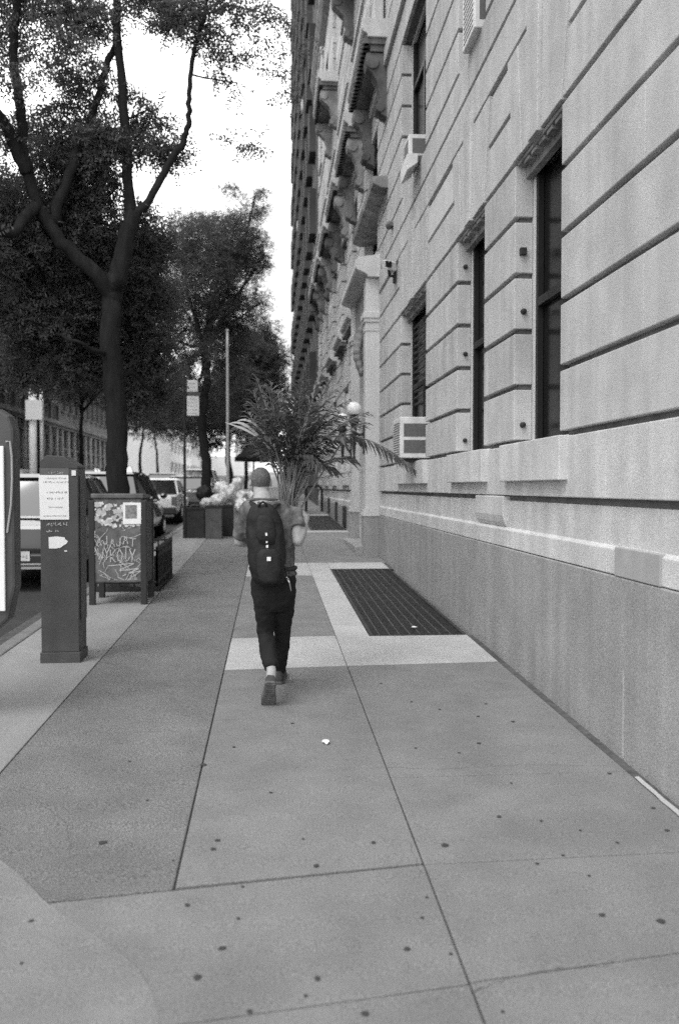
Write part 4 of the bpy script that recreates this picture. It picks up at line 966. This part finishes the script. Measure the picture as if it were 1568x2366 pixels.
# ================================================================== VEHICLES (all nose away from the camera)
def vehicle(label, x, y, paint, kind='suv', cat='car'):
    """x = centre, y = rear bumper"""
    g0 = gz(y+2)-.15; L_, W2, Hh = {'suv': (4.6, .92, 1.70), 'sedan': (4.6, .9, 1.45), 'van': (5.0, .98, 1.95)}[kind]
    t = thing('parked_car' if cat == 'car' else 'van', label, cat, (x, y+L_/2, g0), 'cars along the kerb and in the lanes')
    P = M[paint]; belt = {'suv': 1.05, 'sedan': .92, 'van': 1.10}[kind]
    mb = MB(); rings = []
    st = [(0, .86, belt-.10), (.06, .95, belt-.02), (.35, 1.0, belt), (L_*.35, 1.0, belt), (L_*.7, 1.0, belt-.03), (L_-.8, .98, belt-.10), (L_-.15, .90, belt-.25), (L_, .80, belt-.32)]
    for (yy, wf, zt) in st:
        w = W2*wf; zl = .28 if yy > .1 and yy < L_-.1 else .34
        rings.append([(x+a*w, y+yy, g0+z) for a, z in ((-.86, zl), (.86, zl), (.97, zl+.12), (1.0, .62), (.985, zt-.10), (.93, zt), (-.93, zt), (-.985, zt-.10), (-1.0, .62), (-.97, zl+.12))])
    mb.loft(rings); body = mb.build('body', P, t, smooth=True, bevel=.03)
    # greenhouse
    rz = {'suv': (.02, .32, L_-2.3, L_-1.35), 'sedan': (.55, 1.15, L_-2.4, L_-1.4), 'van': (.02, .22, L_-1.7, L_-.95)}[kind]
    yb0, yt0, yt1, yb1 = rz; wt = W2*.74; wb = W2*.92
    gl = MB()
    lo = [(-wb, yb0), (wb, yb0), (wb, yb1), (-wb, yb1)]; hi = [(-wt, yt0), (wt, yt0), (wt, yt1), (-wt, yt1)]
    gl.hexa([(x+a, y+b_, g0+belt-.01) for a, b_ in lo] + [(x+a, y+b_, g0+Hh-.06) for a, b_ in hi])
    gl.build('windows', M['car_glass'], t, bevel=.03)
    r = MB(); r.hexa([(x+a*1.03, y+b_, g0+Hh-.062) for a, b_ in [(-wt, yt0-.08), (wt, yt0-.08), (wt, yt1+.05), (-wt, yt1+.05)]] + [(x+a*.9, y+b_, g0+Hh) for a, b_ in [(-wt, yt0+.1), (wt, yt0+.1), (wt, yt1-.2), (-wt, yt1-.2)]]); r.build('roof', P, t, bevel=.025)
    pm = MB()
    for s_ in (-1, 1):
        for (b0, b1) in ((yb0, yt0), (yb1, yt1), ((yb0+yb1)/2, (yt0+yt1)/2)):
            pm.tube([(x+s_*wb*.99, y+b0, g0+belt-.02), (x+s_*wt*1.0, y+b1, g0+Hh-.05)], .035, 6)
    pm.build('pillars', P, t)
    for s_ in (-1, 1):
        for yy in (.85, L_-.9):
            w = MB(); xx = x+s_*(W2-.10)
            w.tube([(xx-s_*.12, y+yy, g0+.33), (xx-s_*.11, y+yy, g0+.33), (xx+s_*.10, y+yy, g0+.33), (xx+s_*.115, y+yy, g0+.33)], [.29, .33, .33, .29], 20)
            wo = w.build('tyre', M['tyre'], t); w = MB(); w.tube([(xx+s_*.116, y+yy, g0+.33), (xx+s_*.125, y+yy, g0+.33)], [.2, .17], 14); w.build('rim', M['chrome'], wo)
        l = MB(); l.box(x+s_*W2*.74, x+s_*W2*.93, y-.012, y+.10, g0+belt-.34, g0+belt-.06); l.build('tail_light', M['lens_dark'], t, bevel=.015)
        l = MB(); l.box(x+s_*W2*.5, x+s_*W2*.78, y+L_-.12, y+L_+.005, g0+.58, g0+.72); l.build('headlight', M['lens'], t, bevel=.015)
        l = MB(); l.ball((x+s_*(W2+.07), y+yb1-.15, g0+belt+.08), (.09, .06, .07), 8); l.build('mirror', P, t)
        l = MB(); l.box(x+s_*W2*.70, x+s_*W2*.88, y-.03, y+.0, g0+.40, g0+.46); l.build('reflector', M['lens'], t)
    b = MB(); b.box(x-W2*.90, x+W2*.90, y-.06, y+.12, g0+.30, g0+.52); b.build('bumper', P if paint != 'car_white' else M['steel_dark'], t, bevel=.03)
    b = MB(); b.box(x-.155, x+.155, y-.075, y-.062, g0+.42, g0+.56); pl_ = b.build('number_plate', M['ac_white'], t)
    b = MB(); scribble_line(b, x-.12, x+.11, y-.0765, g0+.46, .06, random.Random(3), .006); b.build('lettering', M['ink'], pl_)
    b = MB(); b.box(x-.55, x+.55, y-.005, y+.02, g0+belt-.17, g0+belt-.12); b.build('chrome_strip', M['chrome'], t)
    return t, g0, belt
t, g0, belt = vehicle('dark sport utility car parked behind the pay station, pale strips across its tail', -3.66, 13.0, 'car_dark', 'suv')
x = -3.66
b = MB(); b.box(x-.9, x+.9, 12.91, 12.935, g0+.30, g0+.335); b.box(x-.9, x+.9, 12.91, 12.935, g0+.36, g0+.385); b.build('lower_chrome_trim', M['chrome'], t)
b = MB(); b.box(x-.88, x+.88, 12.955, 12.985, g0+.93, g0+1.0); b.box(x-.9, x+.9, 12.955, 12.985, g0+1.045, g0+1.075); b.build('tailgate_trim', M['car_white'], t)
vehicle('black parked car with a light windscreen beyond the tree, nose away', -3.70, 19.2, 'car_dark', 'suv')
vehicle('white car in the lane past the black parked car', -3.78, 27.6, 'car_white', 'sedan')
vehicle('grey car parked farther along the kerb, behind the bins', -3.62, 36.5, 'car_grey', 'sedan')
vehicle('white car far along the kerb past the grey one', -3.62, 44, 'car_white', 'suv')
vehicle('dark car driving in the middle lane far ahead', -6.6, 52, 'car_dark', 'sedan')
vehicle('white car parked across the avenue near the columned block', -12.1, 40, 'car_white', 'suv')
vehicle('black car parked across the avenue, ahead of the white one', -12.1, 48, 'car_dark', 'sedan')
vehicle('grey car parked across the avenue toward the crossing', -12.1, 57, 'car_grey', 'suv')
vehicle('pale van parked across the avenue near the crossing', -12.0, 68, 'car_white', 'van', 'van')
# ================================================================== PERSON walking away
PY = 6.45
def Q(u, v, Y=PY): return at(u, v, Y)
per = thing('person', 'man walking away in grey tee shirt and black trousers, arms bent round a palm', 'person', (0.0, PY, gz(PY)))
# body: head, neck, torso, arms, hands, legs, feet -- one continuous surface
b = MB()
hc = Q(602, 1112, 6.50)                      # head centre
b.ball(hc + (0, .005, .012), (.074, .092, .092), 18)
b.ball(hc + (0, .055, -.045), (.055, .05, .07), 14)      # jaw and face
b.ball(hc + (0, .112, -.012), (.012, .018, .022), 8)     # nose
b.ball(hc + (0, .098, -.052), (.025, .012, .010), 8)     # lips
for s_ in (-1, 1):
    b.ball(hc + (s_*.028, .088, .012), (.013, .010, .009), 8)   # eyes
    b.ball(hc + (s_*.078, .01, -.012), (.010, .020, .030), 8)  # ears
nb = Q(606, 1160, 6.42)
b.tube([hc + (0, -.012, -.03), hc + (0.004, -.022, -.085), nb + (0, 0, .035), nb + (0, 0, .012), nb + (0, 0, -.05)], [.060, .058, .066, .085, .12], 16)
def ring(c, rx, ry, n=16): return [np.array(c) + (rx*cos(2*pi*j/n), ry*sin(2*pi*j/n), 0) for j in range(n)]
sh = Q(618, 1172, 6.42)
def torso(mb, k=0.0, z0=1348, s0=0):
    rows = [(608, 1152, .075, .06, 6.42), (609, 1157, .125, .072, 6.42), (614, 1176, .182, .095, 6.42), (620, 1200, .195, .115, 6.43), (625, 1235, .175, .12, 6.44), (628, 1275, .152, .11, 6.45), (630, 1312, .148, .105, 6.45), (632, z0, .160, .115, 6.45)]
    mb.loft([ring(Q(u, v, Y), rx+k, ry+k) for u, v, rx, ry, Y in rows[s0:]])
torso(b); b.loft([ring(Q(632, 1340), .150, .11), ring(Q(632, 1375), .155, .12), ring(Q(632, 1400), .12, .10)])
SL, EL, WL = Q(570, 1188), Q(553, 1250, 6.52), Q(612, 1252, 6.84)
SR, ER, WR = Q(680, 1186), Q(688, 1250, 6.37), Q(705, 1196, 6.50)
def arm(mb, S, E_, W__):
    mb.tube([S, S*.5+E_*.5, E_], [.052, .046, .040], 12); mb.ball(E_, .042, 12)
    mb.tube([E_, E_*.6+W__*.4, W__], [.044, .046, .028], 12)
arm(b, SL, EL, WL); arm(b, SR, ER, WR)
def hand(mb, w, tip, side):
    w = np.array(w); d = np.array(tip)-w; d /= np.linalg.norm(d); s_ = np.array(side, float); s_ -= d*np.dot(s_, d); s_ /= np.linalg.norm(s_); n_ = np.cross(d, s_)
    mb.tube([w, w+d*.045, w+d*.085], [(.024, .019), (.038, .016), (.040, .013)], 12) if False else mb.obox(w+d*.045, d*.045, s_*.036, n_*.014)
    mb.ball(w+d*.02, .026, 10)
    for i, (o, L_) in enumerate(((-.030, .062), (-.010, .074), (.010, .070), (.029, .055))):
        p0 = w + d*.082 + s_*o; p1 = p0 + d*L_*.42 + n_*.006; p2 = p1 + d*L_*.26 + n_*.022; p3 = p2 + d*L_*.05 + n_*.022
        mb.tube([p0-d*.012, p1, p2, p3], [.0095, .009, .008, .0065], 8)
    t0 = w + d*.025 - s_*.030; t1 = t0 - s_*.022 + d*.028 + n_*.012; t2 = t1 - s_*.004 + d*.026 + n_*.018
    mb.tube([t0, t1, t2], [.013, .011, .008], 8)
hand(b, WR, Q(704, 1172, 6.74), (0.1, .9, .2)); hand(b, WL, Q(640, 1240, 6.90), (0, .3, 1))
# legs
hipL, knL, anL = Q(612, 1375, 6.44), Q(614, 1470, 6.50), Q(627, 1550, 6.20)
hipR, knR, anR = Q(654, 1375, 6.46), Q(652, 1470, 6.62), Q(643, 1556, 6.84)
def leg(mb, h, k_, a, w=0.0, end=1.0):
    a2 = k_ + (a-k_)*end
    mb.tube([h + (0, 0, .05), h, h*.5+k_*.5, k_ + (0, 0, .03), k_, k_ + (a2-k_)*.3 + (0, -.012, 0), k_ + (a2-k_)*.65, a2], [.085+w, .084+w, .064+w, .049+w, .047+w, .051+w, .043+w*1.1, .034+w*1.2], 14)
leg(b, hipL, knL, anL); leg(b, hipR, knR, anR)
heelL, toeL = Q(625, 1578, 6.08), Q(619, 1630, 6.16)
b.tube([anL, heelL*.6+anL*.4, heelL*.5+toeL*.5 + (0, .03, 0), toeL + (0, .03, .02)], [.036, .036, .034, .025], 10)
ankRf = anR; heelR = np.array((anR[0], 6.80, gz(6.8)+.05)); toeR = np.array((anR[0]+.02, 7.03, gz(7.03)+.035))
b.tube([anR, heelR, (heelR+toeR)/2, toeR], [.036, .036, .034, .025], 10)
b.build('body', M['skin'], per, remesh=0.0075, relax=4)
# hair: short crop on crown and back of head
h = MB(); n = 18; rings = []
for i in range(9):
    t_ = pi/2 - (pi*0.77)*i/8
    ring_ = []
    for j in range(n):
        a = 2*pi*j/n; front = max(0, sin(a))
        tt = t_ if front < .2 else max(t_, -.05 + .55*front)
        ring_.append(hc + (0, .005, .012) + np.array((.0755*cos(tt)*cos(a), .0945*cos(tt)*sin(a), .0945*sin(tt))))
    rings.append(ring_)
hr = h.loft(rings[:8], cap=False).build('hair', M['hair'], per, smooth=True, crumple=(.006, .012))
h = MB(); fade = [[hc + (0, .005, .012) + np.array((.0742*cos(tt)*cos(a), .0925*cos(tt)*sin(a), .0925*sin(tt))) for a in np.linspace(pi*1.06, pi*1.94, 14)] for tt in (-.42, -.62, -.80, -.95)]
h.loft(fade, cap=False, close=False); h.build('nape_fade', M['hair_fade'], hr, smooth=True)
# tee shirt
s = MB(); torso(s, .016, 1330, 1)
s.tube([SL*.9+SR*.1 + (0, 0, .0), SL, SL*.45+EL*.55, EL + (0, 0, .035)], [.066, .064, .060, .066], 14)
s.tube([SR*.9+SL*.1, SR, SR*.62+ER*.38, ER*.52+SR*.48], [.066, .066, .062, .066], 14)
for k in range(10):
    a = random.uniform(0, 6.28); c = Q(626, random.uniform(1240, 1325), PY)
    s.tube([c + (.15*cos(a), .10*sin(a), -.04), c + (.16*cos(a+.2), .11*sin(a+.2), .04)], .022, 6)
s.build('tee_shirt', M['shirt'], per, remesh=0.011, relax=2, crumple=(.034, .07))
c_ = MB(); c_.tube([nb + (cos(t)*.108, -.0+sin(t)*.075, +.012-.012*sin(t)) for t in np.linspace(0, 2*pi, 15)], .011, 6); c_.build('collar', M['shirt'], per, smooth=True)
# trousers
tr = MB(); leg(tr, hipL, knL, anL, .014, .93); leg(tr, hipR, knR, anR, .014, .97)
tr.loft([ring(Q(631, 1312), .158, .118), ring(Q(632, 1335), .166, .126), ring(Q(632, 1372), .170, .135), ring(Q(632, 1395), .15, .118), ring(Q(632, 1412), .10, .08)])
for (kn, an) in ((knL, anL), (knR, anR)):
    for f_ in (.0, .12, .7, .85): c = kn+(an-kn)*f_; tr.tube([c + (-.045*(1-.3*f_), -.035, .008), c + (0, -.06*(1-.3*f_), 0), c + (.045*(1-.3*f_), -.035, .012)], .013, 6)
tr.build('trousers', M['trousers'], per, remesh=0.010, relax=2, crumple=(.022, .06))
w_ = MB(); w_.tube([Q(631, 1312) + (cos(t)*.166, sin(t)*.126, 0) for t in np.linspace(0, 2*pi, 21)], (.017), 6); w_.build('belt', M['iron'], per, smooth=True)
# shoes: the trailing one shows its sole
def shoe(heel, toe, up, label=None):
    heel, toe, up = map(np.array, (heel, toe, up)); d = toe-heel; L_ = np.linalg.norm(d); d /= L_; up = up - d*np.dot(up, d); up /= np.linalg.norm(up); s_ = np.cross(d, up)
    out = [(-.06, .026), (.0, .040), (.25, .040), (.5, .045), (.72, .054), (.92, .050), (1.05, .028)]
    so = MB(); so.loft([[heel + d*L_*t + s_*w*q + up*z for q, z in ((-1, 0), (1, 0), (1.03, .022), (-1.03, .022))] for t, w in out])
    o = so.build('sole', M['sole'], None, smooth=False, bevel=.006)
    tread = MB()
    for k in range(11): 
        t = .03+.09*k; w = np.interp(t, [q[0] for q in out], [q[1] for q in out])*.8
        tread.obox(heel+d*L_*t - up*.0015, d*.006, s_*w, up*.003)
    up_ = MB(); up_.loft([[heel + d*L_*t + s_*w*q + up*(.02+z*hh) for q, z in ((-1, 0), (-.95, .5), (-.55, 1), (.55, 1), (.95, .5), (1, 0))] for (t, w), hh in zip(out, (.055, .075, .085, .07, .055, .045, .02))])
    return o, tread, up_
for (hl, te, upv) in ((heelL + (0, -.03, .0), toeL + (0, -.0, -.012), (0, 1, .35)), (heelR + (0, -.05, -.048), toeR + (0, .06, -.035), (0, 0, 1))):
    o, tread, u_ = shoe(hl, te, upv)
    me = o.data; off = wloc(per)
    for v_ in me.vertices: v_.co = v_.co - __import__('mathutils').Vector(off)
    sh_ = u_.build('shoe', M['shoe'], per, smooth=True, bevel=.008); o.parent = sh_
    tread.build('tread', M['sole'], o)
# backpack
bp = MB()
cx_ = 618
rows = [(606, 1163, .05, .03), (607, 1175, .098, .060), (610, 1198, .130, .080), (613, 1235, .138, .092), (616, 1275, .140, .097), (618, 1310, .134, .094), (620, 1338, .118, .085), (622, 1354, .09, .055)]
bp.loft([[Q(u, v, 6.27) + (rx*(abs(cos(a))**.5)*(1 if cos(a) > 0 else -1), ry*(abs(sin(a))**.6)*(1 if sin(a) > 0 else -1), 0) for a in np.linspace(0, 2*pi, 21)[:-1]] for u, v, rx, ry in rows])
pk = tag(bp.build('backpack', M['pack'], None, smooth=True, sub=2, crumple=(.024, .06)), 'dark backpack with small white tags, worn high on the walking man', 'backpack')
def pk_child(name, mb, m, **k):
    o = mb.build(name, m, None, **k); o.parent = pk; return o
q_ = MB(); q_.loft([[Q(u, v, 6.175) + (rx*cos(a), .035*sin(a), 0) for a in np.linspace(0, 2*pi, 15)[:-1]] for u, v, rx in ((619, 1268, .05), (620, 1280, .085), (621, 1315, .09), (622, 1340, .075), (622, 1347, .05))]); pk_child('front_pocket', q_, M['pack_b'], smooth=True)
q_ = MB(); q_.loft([[Q(u, v, 6.185) + (rx*cos(a), .02*sin(a), 0) for a in np.linspace(0, 2*pi, 13)[:-1]] for u, v, rx in ((610, 1190, .03), (612, 1200, .06), (615, 1235, .075), (617, 1256, .06))]); pk_child('upper_panel', q_, M['pack_b'], smooth=True)
q_ = MB(); q_.tube([Q(596, 1176, 6.24), Q(600, 1163, 6.22), Q(607, 1159, 6.22), Q(614, 1163, 6.22), Q(617, 1176, 6.24)], .009, 8); pk_child('handle', q_, M['pack'], smooth=True)
for pts in ((Q(598, 1180, 6.25), Q(587, 1166, 6.30), Q(580, 1158, 6.40), Q(577, 1168, 6.55), Q(585, 1230, 6.60)), (Q(622, 1182, 6.25), Q(634, 1168, 6.30), Q(645, 1162, 6.40), Q(650, 1172, 6.55), Q(640, 1230, 6.60))):
    q_ = MB(); q_.tube(list(pts), [(.026, .008)]*5, 8); pk_child('shoulder_strap', q_, M['pack'], smooth=True)
for (u0, v0, u1, v1) in ((583, 1300, 588, 1340), (650, 1285, 662, 1330)):
    q_ = MB(); q_.tube([Q(u0, v0, 6.26), Q((u0+u1)/2+3, (v0+v1)/2, 6.2), Q(u1, v1, 6.28)], .006, 6); pk_child('webbing_strap', q_, M['iron'])
q_ = MB()
for (u, v, w, hh) in ((615, 1234, .007, .010), (616, 1252, .006, .006), (617, 1262, .008, .009), (619, 1273, .008, .014)): c = Q(u, v, 6.155); q_.box(c[0]-w, c[0]+w, 6.150, 6.156, c[2]-hh, c[2]+hh)
pk_child('white_mark', q_, M['tag'])
q_ = MB(); c = Q(621, 1291, 6.135); q_.box(c[0]-.014, c[0]+.014, 6.128, 6.136, c[2]-.014, c[2]+.014); pk_child('white_tag', q_, M['tag'])
q_ = MB(); q_.tube([Q(660, 1330, 6.3), Q(668, 1345, 6.29), Q(672, 1365, 6.30)], [.004, .006, .004], 6); q_.ball(Q(664, 1337, 6.29), .010, 8); o = q_.build('key_clip', M['chrome'], per)
# potted palm carried in front --------------------------------------------
pc = Q(664, 1215, 6.93)
palm = thing('potted_palm', 'bushy feathery palm in a small dark pot carried in front of the walking man', 'palm', pc - (0, 0, .13))
mb = MB(); mb.lathe((pc[0], pc[1], pc[2]), [(.085, -.13), (.09, -.12), (.115, .07), (.125, .075), (.125, .105), (.108, .105), (.10, .06), (.01, .055)], 20); mb.build('pot', M['pot'], palm, smooth=False)
rp = random.Random(21)
stems = MB(); leaves = []
crown0 = Q(668, 1150, 6.95)
def frond(base, fork, tip, arch, n=15, L0=.20, wid=.031, hang=.3):
    base, fork, tip = map(np.array, (base, fork, tip))
    m_ = (fork+tip)/2 + np.array((0, 0, arch))
    pts = [base, (base+fork)/2 + np.array((rp.uniform(-.01, .01), rp.uniform(-.01, .01), 0)), fork]
    cur = [(1-t)**2*fork + 2*t*(1-t)*m_ + t*t*tip for t in np.linspace(0, 1, 9)]
    stems.tube(pts + cur[1:], [.009, .008, .007] + list(np.linspace(.006, .0015, 8)), 6)
    for k in range(n):
        t = .04 + .96*(k+rp.uniform(-.3, .3))/n; t = min(max(t, .02), .995)
        p = (1-t)**2*fork + 2*t*(1-t)*m_ + t*t*tip; d = 2*(1-t)*(m_-fork) + 2*t*(tip-m_); d /= np.linalg.norm(d)
        side = np.cross(d, (0, 0, 1)); side /= np.linalg.norm(side)+1e-9
        if rp.random() < .3: side = side*.8 + np.array((rp.uniform(-.4, .4), rp.uniform(-.4, .4), rp.uniform(-.3, .3)))
        for sg in (-1, 1):
            L_ = L0*(sin(pi*(.12+.80*t))**.7)*rp.uniform(.8, 1.15)
            ld = side*sg*.85 + d*(.65+.5*t) + np.array((0, 0, .12-hang*rp.uniform(.6, 1.3))); ld /= np.linalg.norm(ld)
            wv = np.cross(ld, side*sg*.2 + np.array((rp.uniform(-.3, .3), rp.uniform(-.3, .3), 1.0))); wv /= np.linalg.norm(wv); w = wid*rp.uniform(.75, 1.1)
            mid = p + ld*L_*.5; end = p + ld*L_ + np.array((0, 0, -L_*.28))
            leaves.append([p, mid + wv*w*.5, mid + wv*w*.5, mid - wv*w*.5]); leaves[-1] = [p - wv*w*.12, p + wv*w*.12, mid + wv*w*.5, mid - wv*w*.5]
            leaves.append([mid - wv*w*.5, mid + wv*w*.5, end + wv*w*.06, end - wv*w*.06])
specs = [  # fork (u,v), tip (u,v), dY of tip, arch
    ((668, 1065), (745, 850), .1, .10), ((665, 1060), (700, 880), -.2, .08), ((660, 1060), (590, 868), .1, .10), ((662, 1070), (640, 905), .25, .1),
    ((672, 1060), (805, 925), .15, .14), ((672, 1070), (850, 952), -.05, .16), ((675, 1080), (795, 1010), -.3, .16), ((658, 1070), (560, 1000), .2, .16),
    ((660, 1060), (575, 930), -.1, .14), ((655, 1075), (610, 1010), -.3, .16), ((668, 1060), (760, 880), .35, .1), ((670, 1070), (720, 935), -.3, .12),
    ((664, 1060), (655, 955), -.25, .12), ((672, 1075), (775, 965), .3, .16), ((674, 1080), (740, 1010), .35, .14), ((658, 1060), (548, 985), .35, .15),
    ((662, 1065), (620, 900), -.15, .08), ((668, 1065), (785, 890), .0, .12), ((670, 1090), (730, 1060), -.2, .12), ((676, 1095), (760, 1040), .1, .10), ((664, 1060), (680, 920), .4, .1),
    ((660, 1090), (600, 1050), .3, .10), ((690, 1075), (835, 1010), .1, .12), ((695, 1080), (815, 1060), -.1, .13), ((690, 1090), (775, 1085), .15, .12), ((690, 1070), (848, 975), -.2, .12),
    ((700, 1060), (800, 960), .3, .12), ((690, 1085), (745, 1075), -.3, .1), ((640, 1080), (566, 1020), .1, .1), ((645, 1070), (585, 900), .2, .03), ((640, 1075), (600, 925), -.1, .03), ((650, 1060), (625, 880), .3, .02), ((635, 1080), (572, 950), .3, .05)]
for k in range(7):
    a_ = rp.uniform(-.2, 3.3); r_ = rp.uniform(.55, 1.0); specs.append(((rp.uniform(655, 678), rp.uniform(1050, 1085)), (690+95*r_*cos(a_), 985-110*r_*abs(sin(a_))), rp.uniform(-.35, .45), rp.uniform(.08, .15)))
for (fk, tp, dy, ar) in specs:
    bu = rp.uniform(-22, 22)
    frond(pc + (rp.uniform(-.06, .06), rp.uniform(-.06, .06), .05), Q(fk[0]+bu*.8, fk[1]+rp.uniform(-25, 25), 6.93+dy*.25), Q(tp[0], tp[1], 6.93+dy), ar)
# long frond hanging out to the right, clear of the rest
frond(pc + (.05, 0, .05), Q(800, 1005, 6.9), Q(962, 1088, 6.9), .12, 24, .14, .018, .9)
for k in range(16):
    a = pc + (rp.uniform(-.07, .07), rp.uniform(-.06, .06), .05); stems.tube([a, Q(675+rp.uniform(-28, 40), 1120, 6.93), Q(672+rp.uniform(-35, 60), 1060, 6.93)], [.009, .008, .005], 6)
stems.build('cane', M['palm_stem'], palm, smooth=True)
quads_mesh('fronds', np.array(leaves), M['palm'], palm)
# a few broad pale strap leaves arching out on the left of the carried plant
mb = MB()
for pts, wd in ((((640, 1060), (585, 985), (560, 968), (530, 978)), .022), (((642, 1050), (600, 975), (572, 962), (548, 972)), .020), (((640, 1040), (615, 968), (590, 968), (603, 985)), .016), (((645, 1060), (590, 990), (558, 990), (520, 975)), .018), (((660, 1150), (640, 1110), (712, 1105), (735, 1112)), .0)):
    if wd == 0: continue
    P_ = [Q(u, v, 6.95+.02*k) for k, (u, v) in enumerate(pts)]
    cur = [((1-t)**3)*P_[0]+3*t*(1-t)**2*P_[1]+3*t*t*(1-t)*P_[2]+t**3*P_[3] for t in np.linspace(0, 1, 12)]
    ws = [wd*sin(pi*min(1, .08+.88*k/11)) + .002 for k in range(12)]
    for k in range(11):
        a_, b_ = cur[k], cur[k+1]; o_ = np.array((0, .35, .9)); mb.quad(a_-o_*ws[k]*.6, b_-o_*ws[k+1]*.6, b_+o_*ws[k+1]*.6, a_+o_*ws[k]*.6)
mb.build('strap_leaves', mat('pale_strap_leaf', .3, .4, .2, 8), palm, smooth=True)

# ================================================================== LIGHT, SKY, CAMERA
w = bpy.data.worlds.new('World'); SC.world = w; w.use_nodes = True
nt = w.node_tree; N = nt.nodes; L = nt.links
sky = N.new('ShaderNodeTexSky'); sky.sky_type = 'NISHITA'; sky.sun_disc = False
SUN_EL, SUN_AZ = radians(58), radians(222)          # azimuth clockwise from +Y
sky.sun_elevation = SUN_EL; sky.sun_rotation = SUN_AZ; sky.air_density = 1.0; sky.dust_density = 6.0; sky.ozone_density = 1.0
bw = N.new('ShaderNodeRGBToBW'); L.new(sky.outputs[0], bw.inputs[0]); 
# an even white cloud deck over the clear-sky model
tcw = N.new('ShaderNodeTexCoord'); nz = N.new('ShaderNodeTexNoise'); nz.inputs['Scale'].default_value = 1.6; nz.inputs['Detail'].default_value = 5
L.new(tcw.outputs['Generated'], nz.inputs['Vector'])
mr = N.new('ShaderNodeMapRange'); mr.inputs['To Min'].default_value = 7.5; mr.inputs['To Max'].default_value = 10.5; L.new(nz.outputs['Fac'], mr.inputs['Value'])
mx = N.new('ShaderNodeMix'); mx.data_type = 'FLOAT'; mx.inputs[0].default_value = 0.88; L.new(bw.outputs[0], mx.inputs[2]); L.new(mr.outputs[0], mx.inputs[3])
L.new(mx.outputs[0], N['Background'].inputs['Color'])
N['Background'].inputs['Strength'].default_value = 0.15
sd = bpy.data.lights.new('sun', 'SUN'); sd.energy = 0.6; sd.angle = radians(25)
so = bpy.data.objects.new('sun', sd); COL.objects.link(so)
dirv = np.array((sin(SUN_AZ)*cos(SUN_EL), cos(SUN_AZ)*cos(SUN_EL), sin(SUN_EL)))
import mathutils
so.rotation_euler = mathutils.Vector(tuple(-dirv)).to_track_quat('-Z', 'Y').to_euler()
SC.cycles.use_denoising = False
cd = bpy.data.cameras.new('camera'); cam = bpy.data.objects.new('camera', cd); COL.objects.link(cam); SC.camera = cam
cd.sensor_fit = 'HORIZONTAL'; cd.sensor_width = 24.0; cd.lens = 24.0*FPX/1568.0; cd.clip_end = 4000; cd.clip_start = 0.05
cam.location = (0, 0, CAM_H)
cam.rotation_euler = mathutils.Matrix((tuple(RT), tuple(UP), tuple(-FW))).transposed().to_euler()
cd.dof.use_dof = True; cd.dof.focus_distance = 6.6; cd.dof.aperture_fstop = 1.7
SC.view_settings.view_transform = 'Standard'; SC.view_settings.look = 'None'; SC.view_settings.gamma = 1.0
SC.view_settings.exposure = 0.84
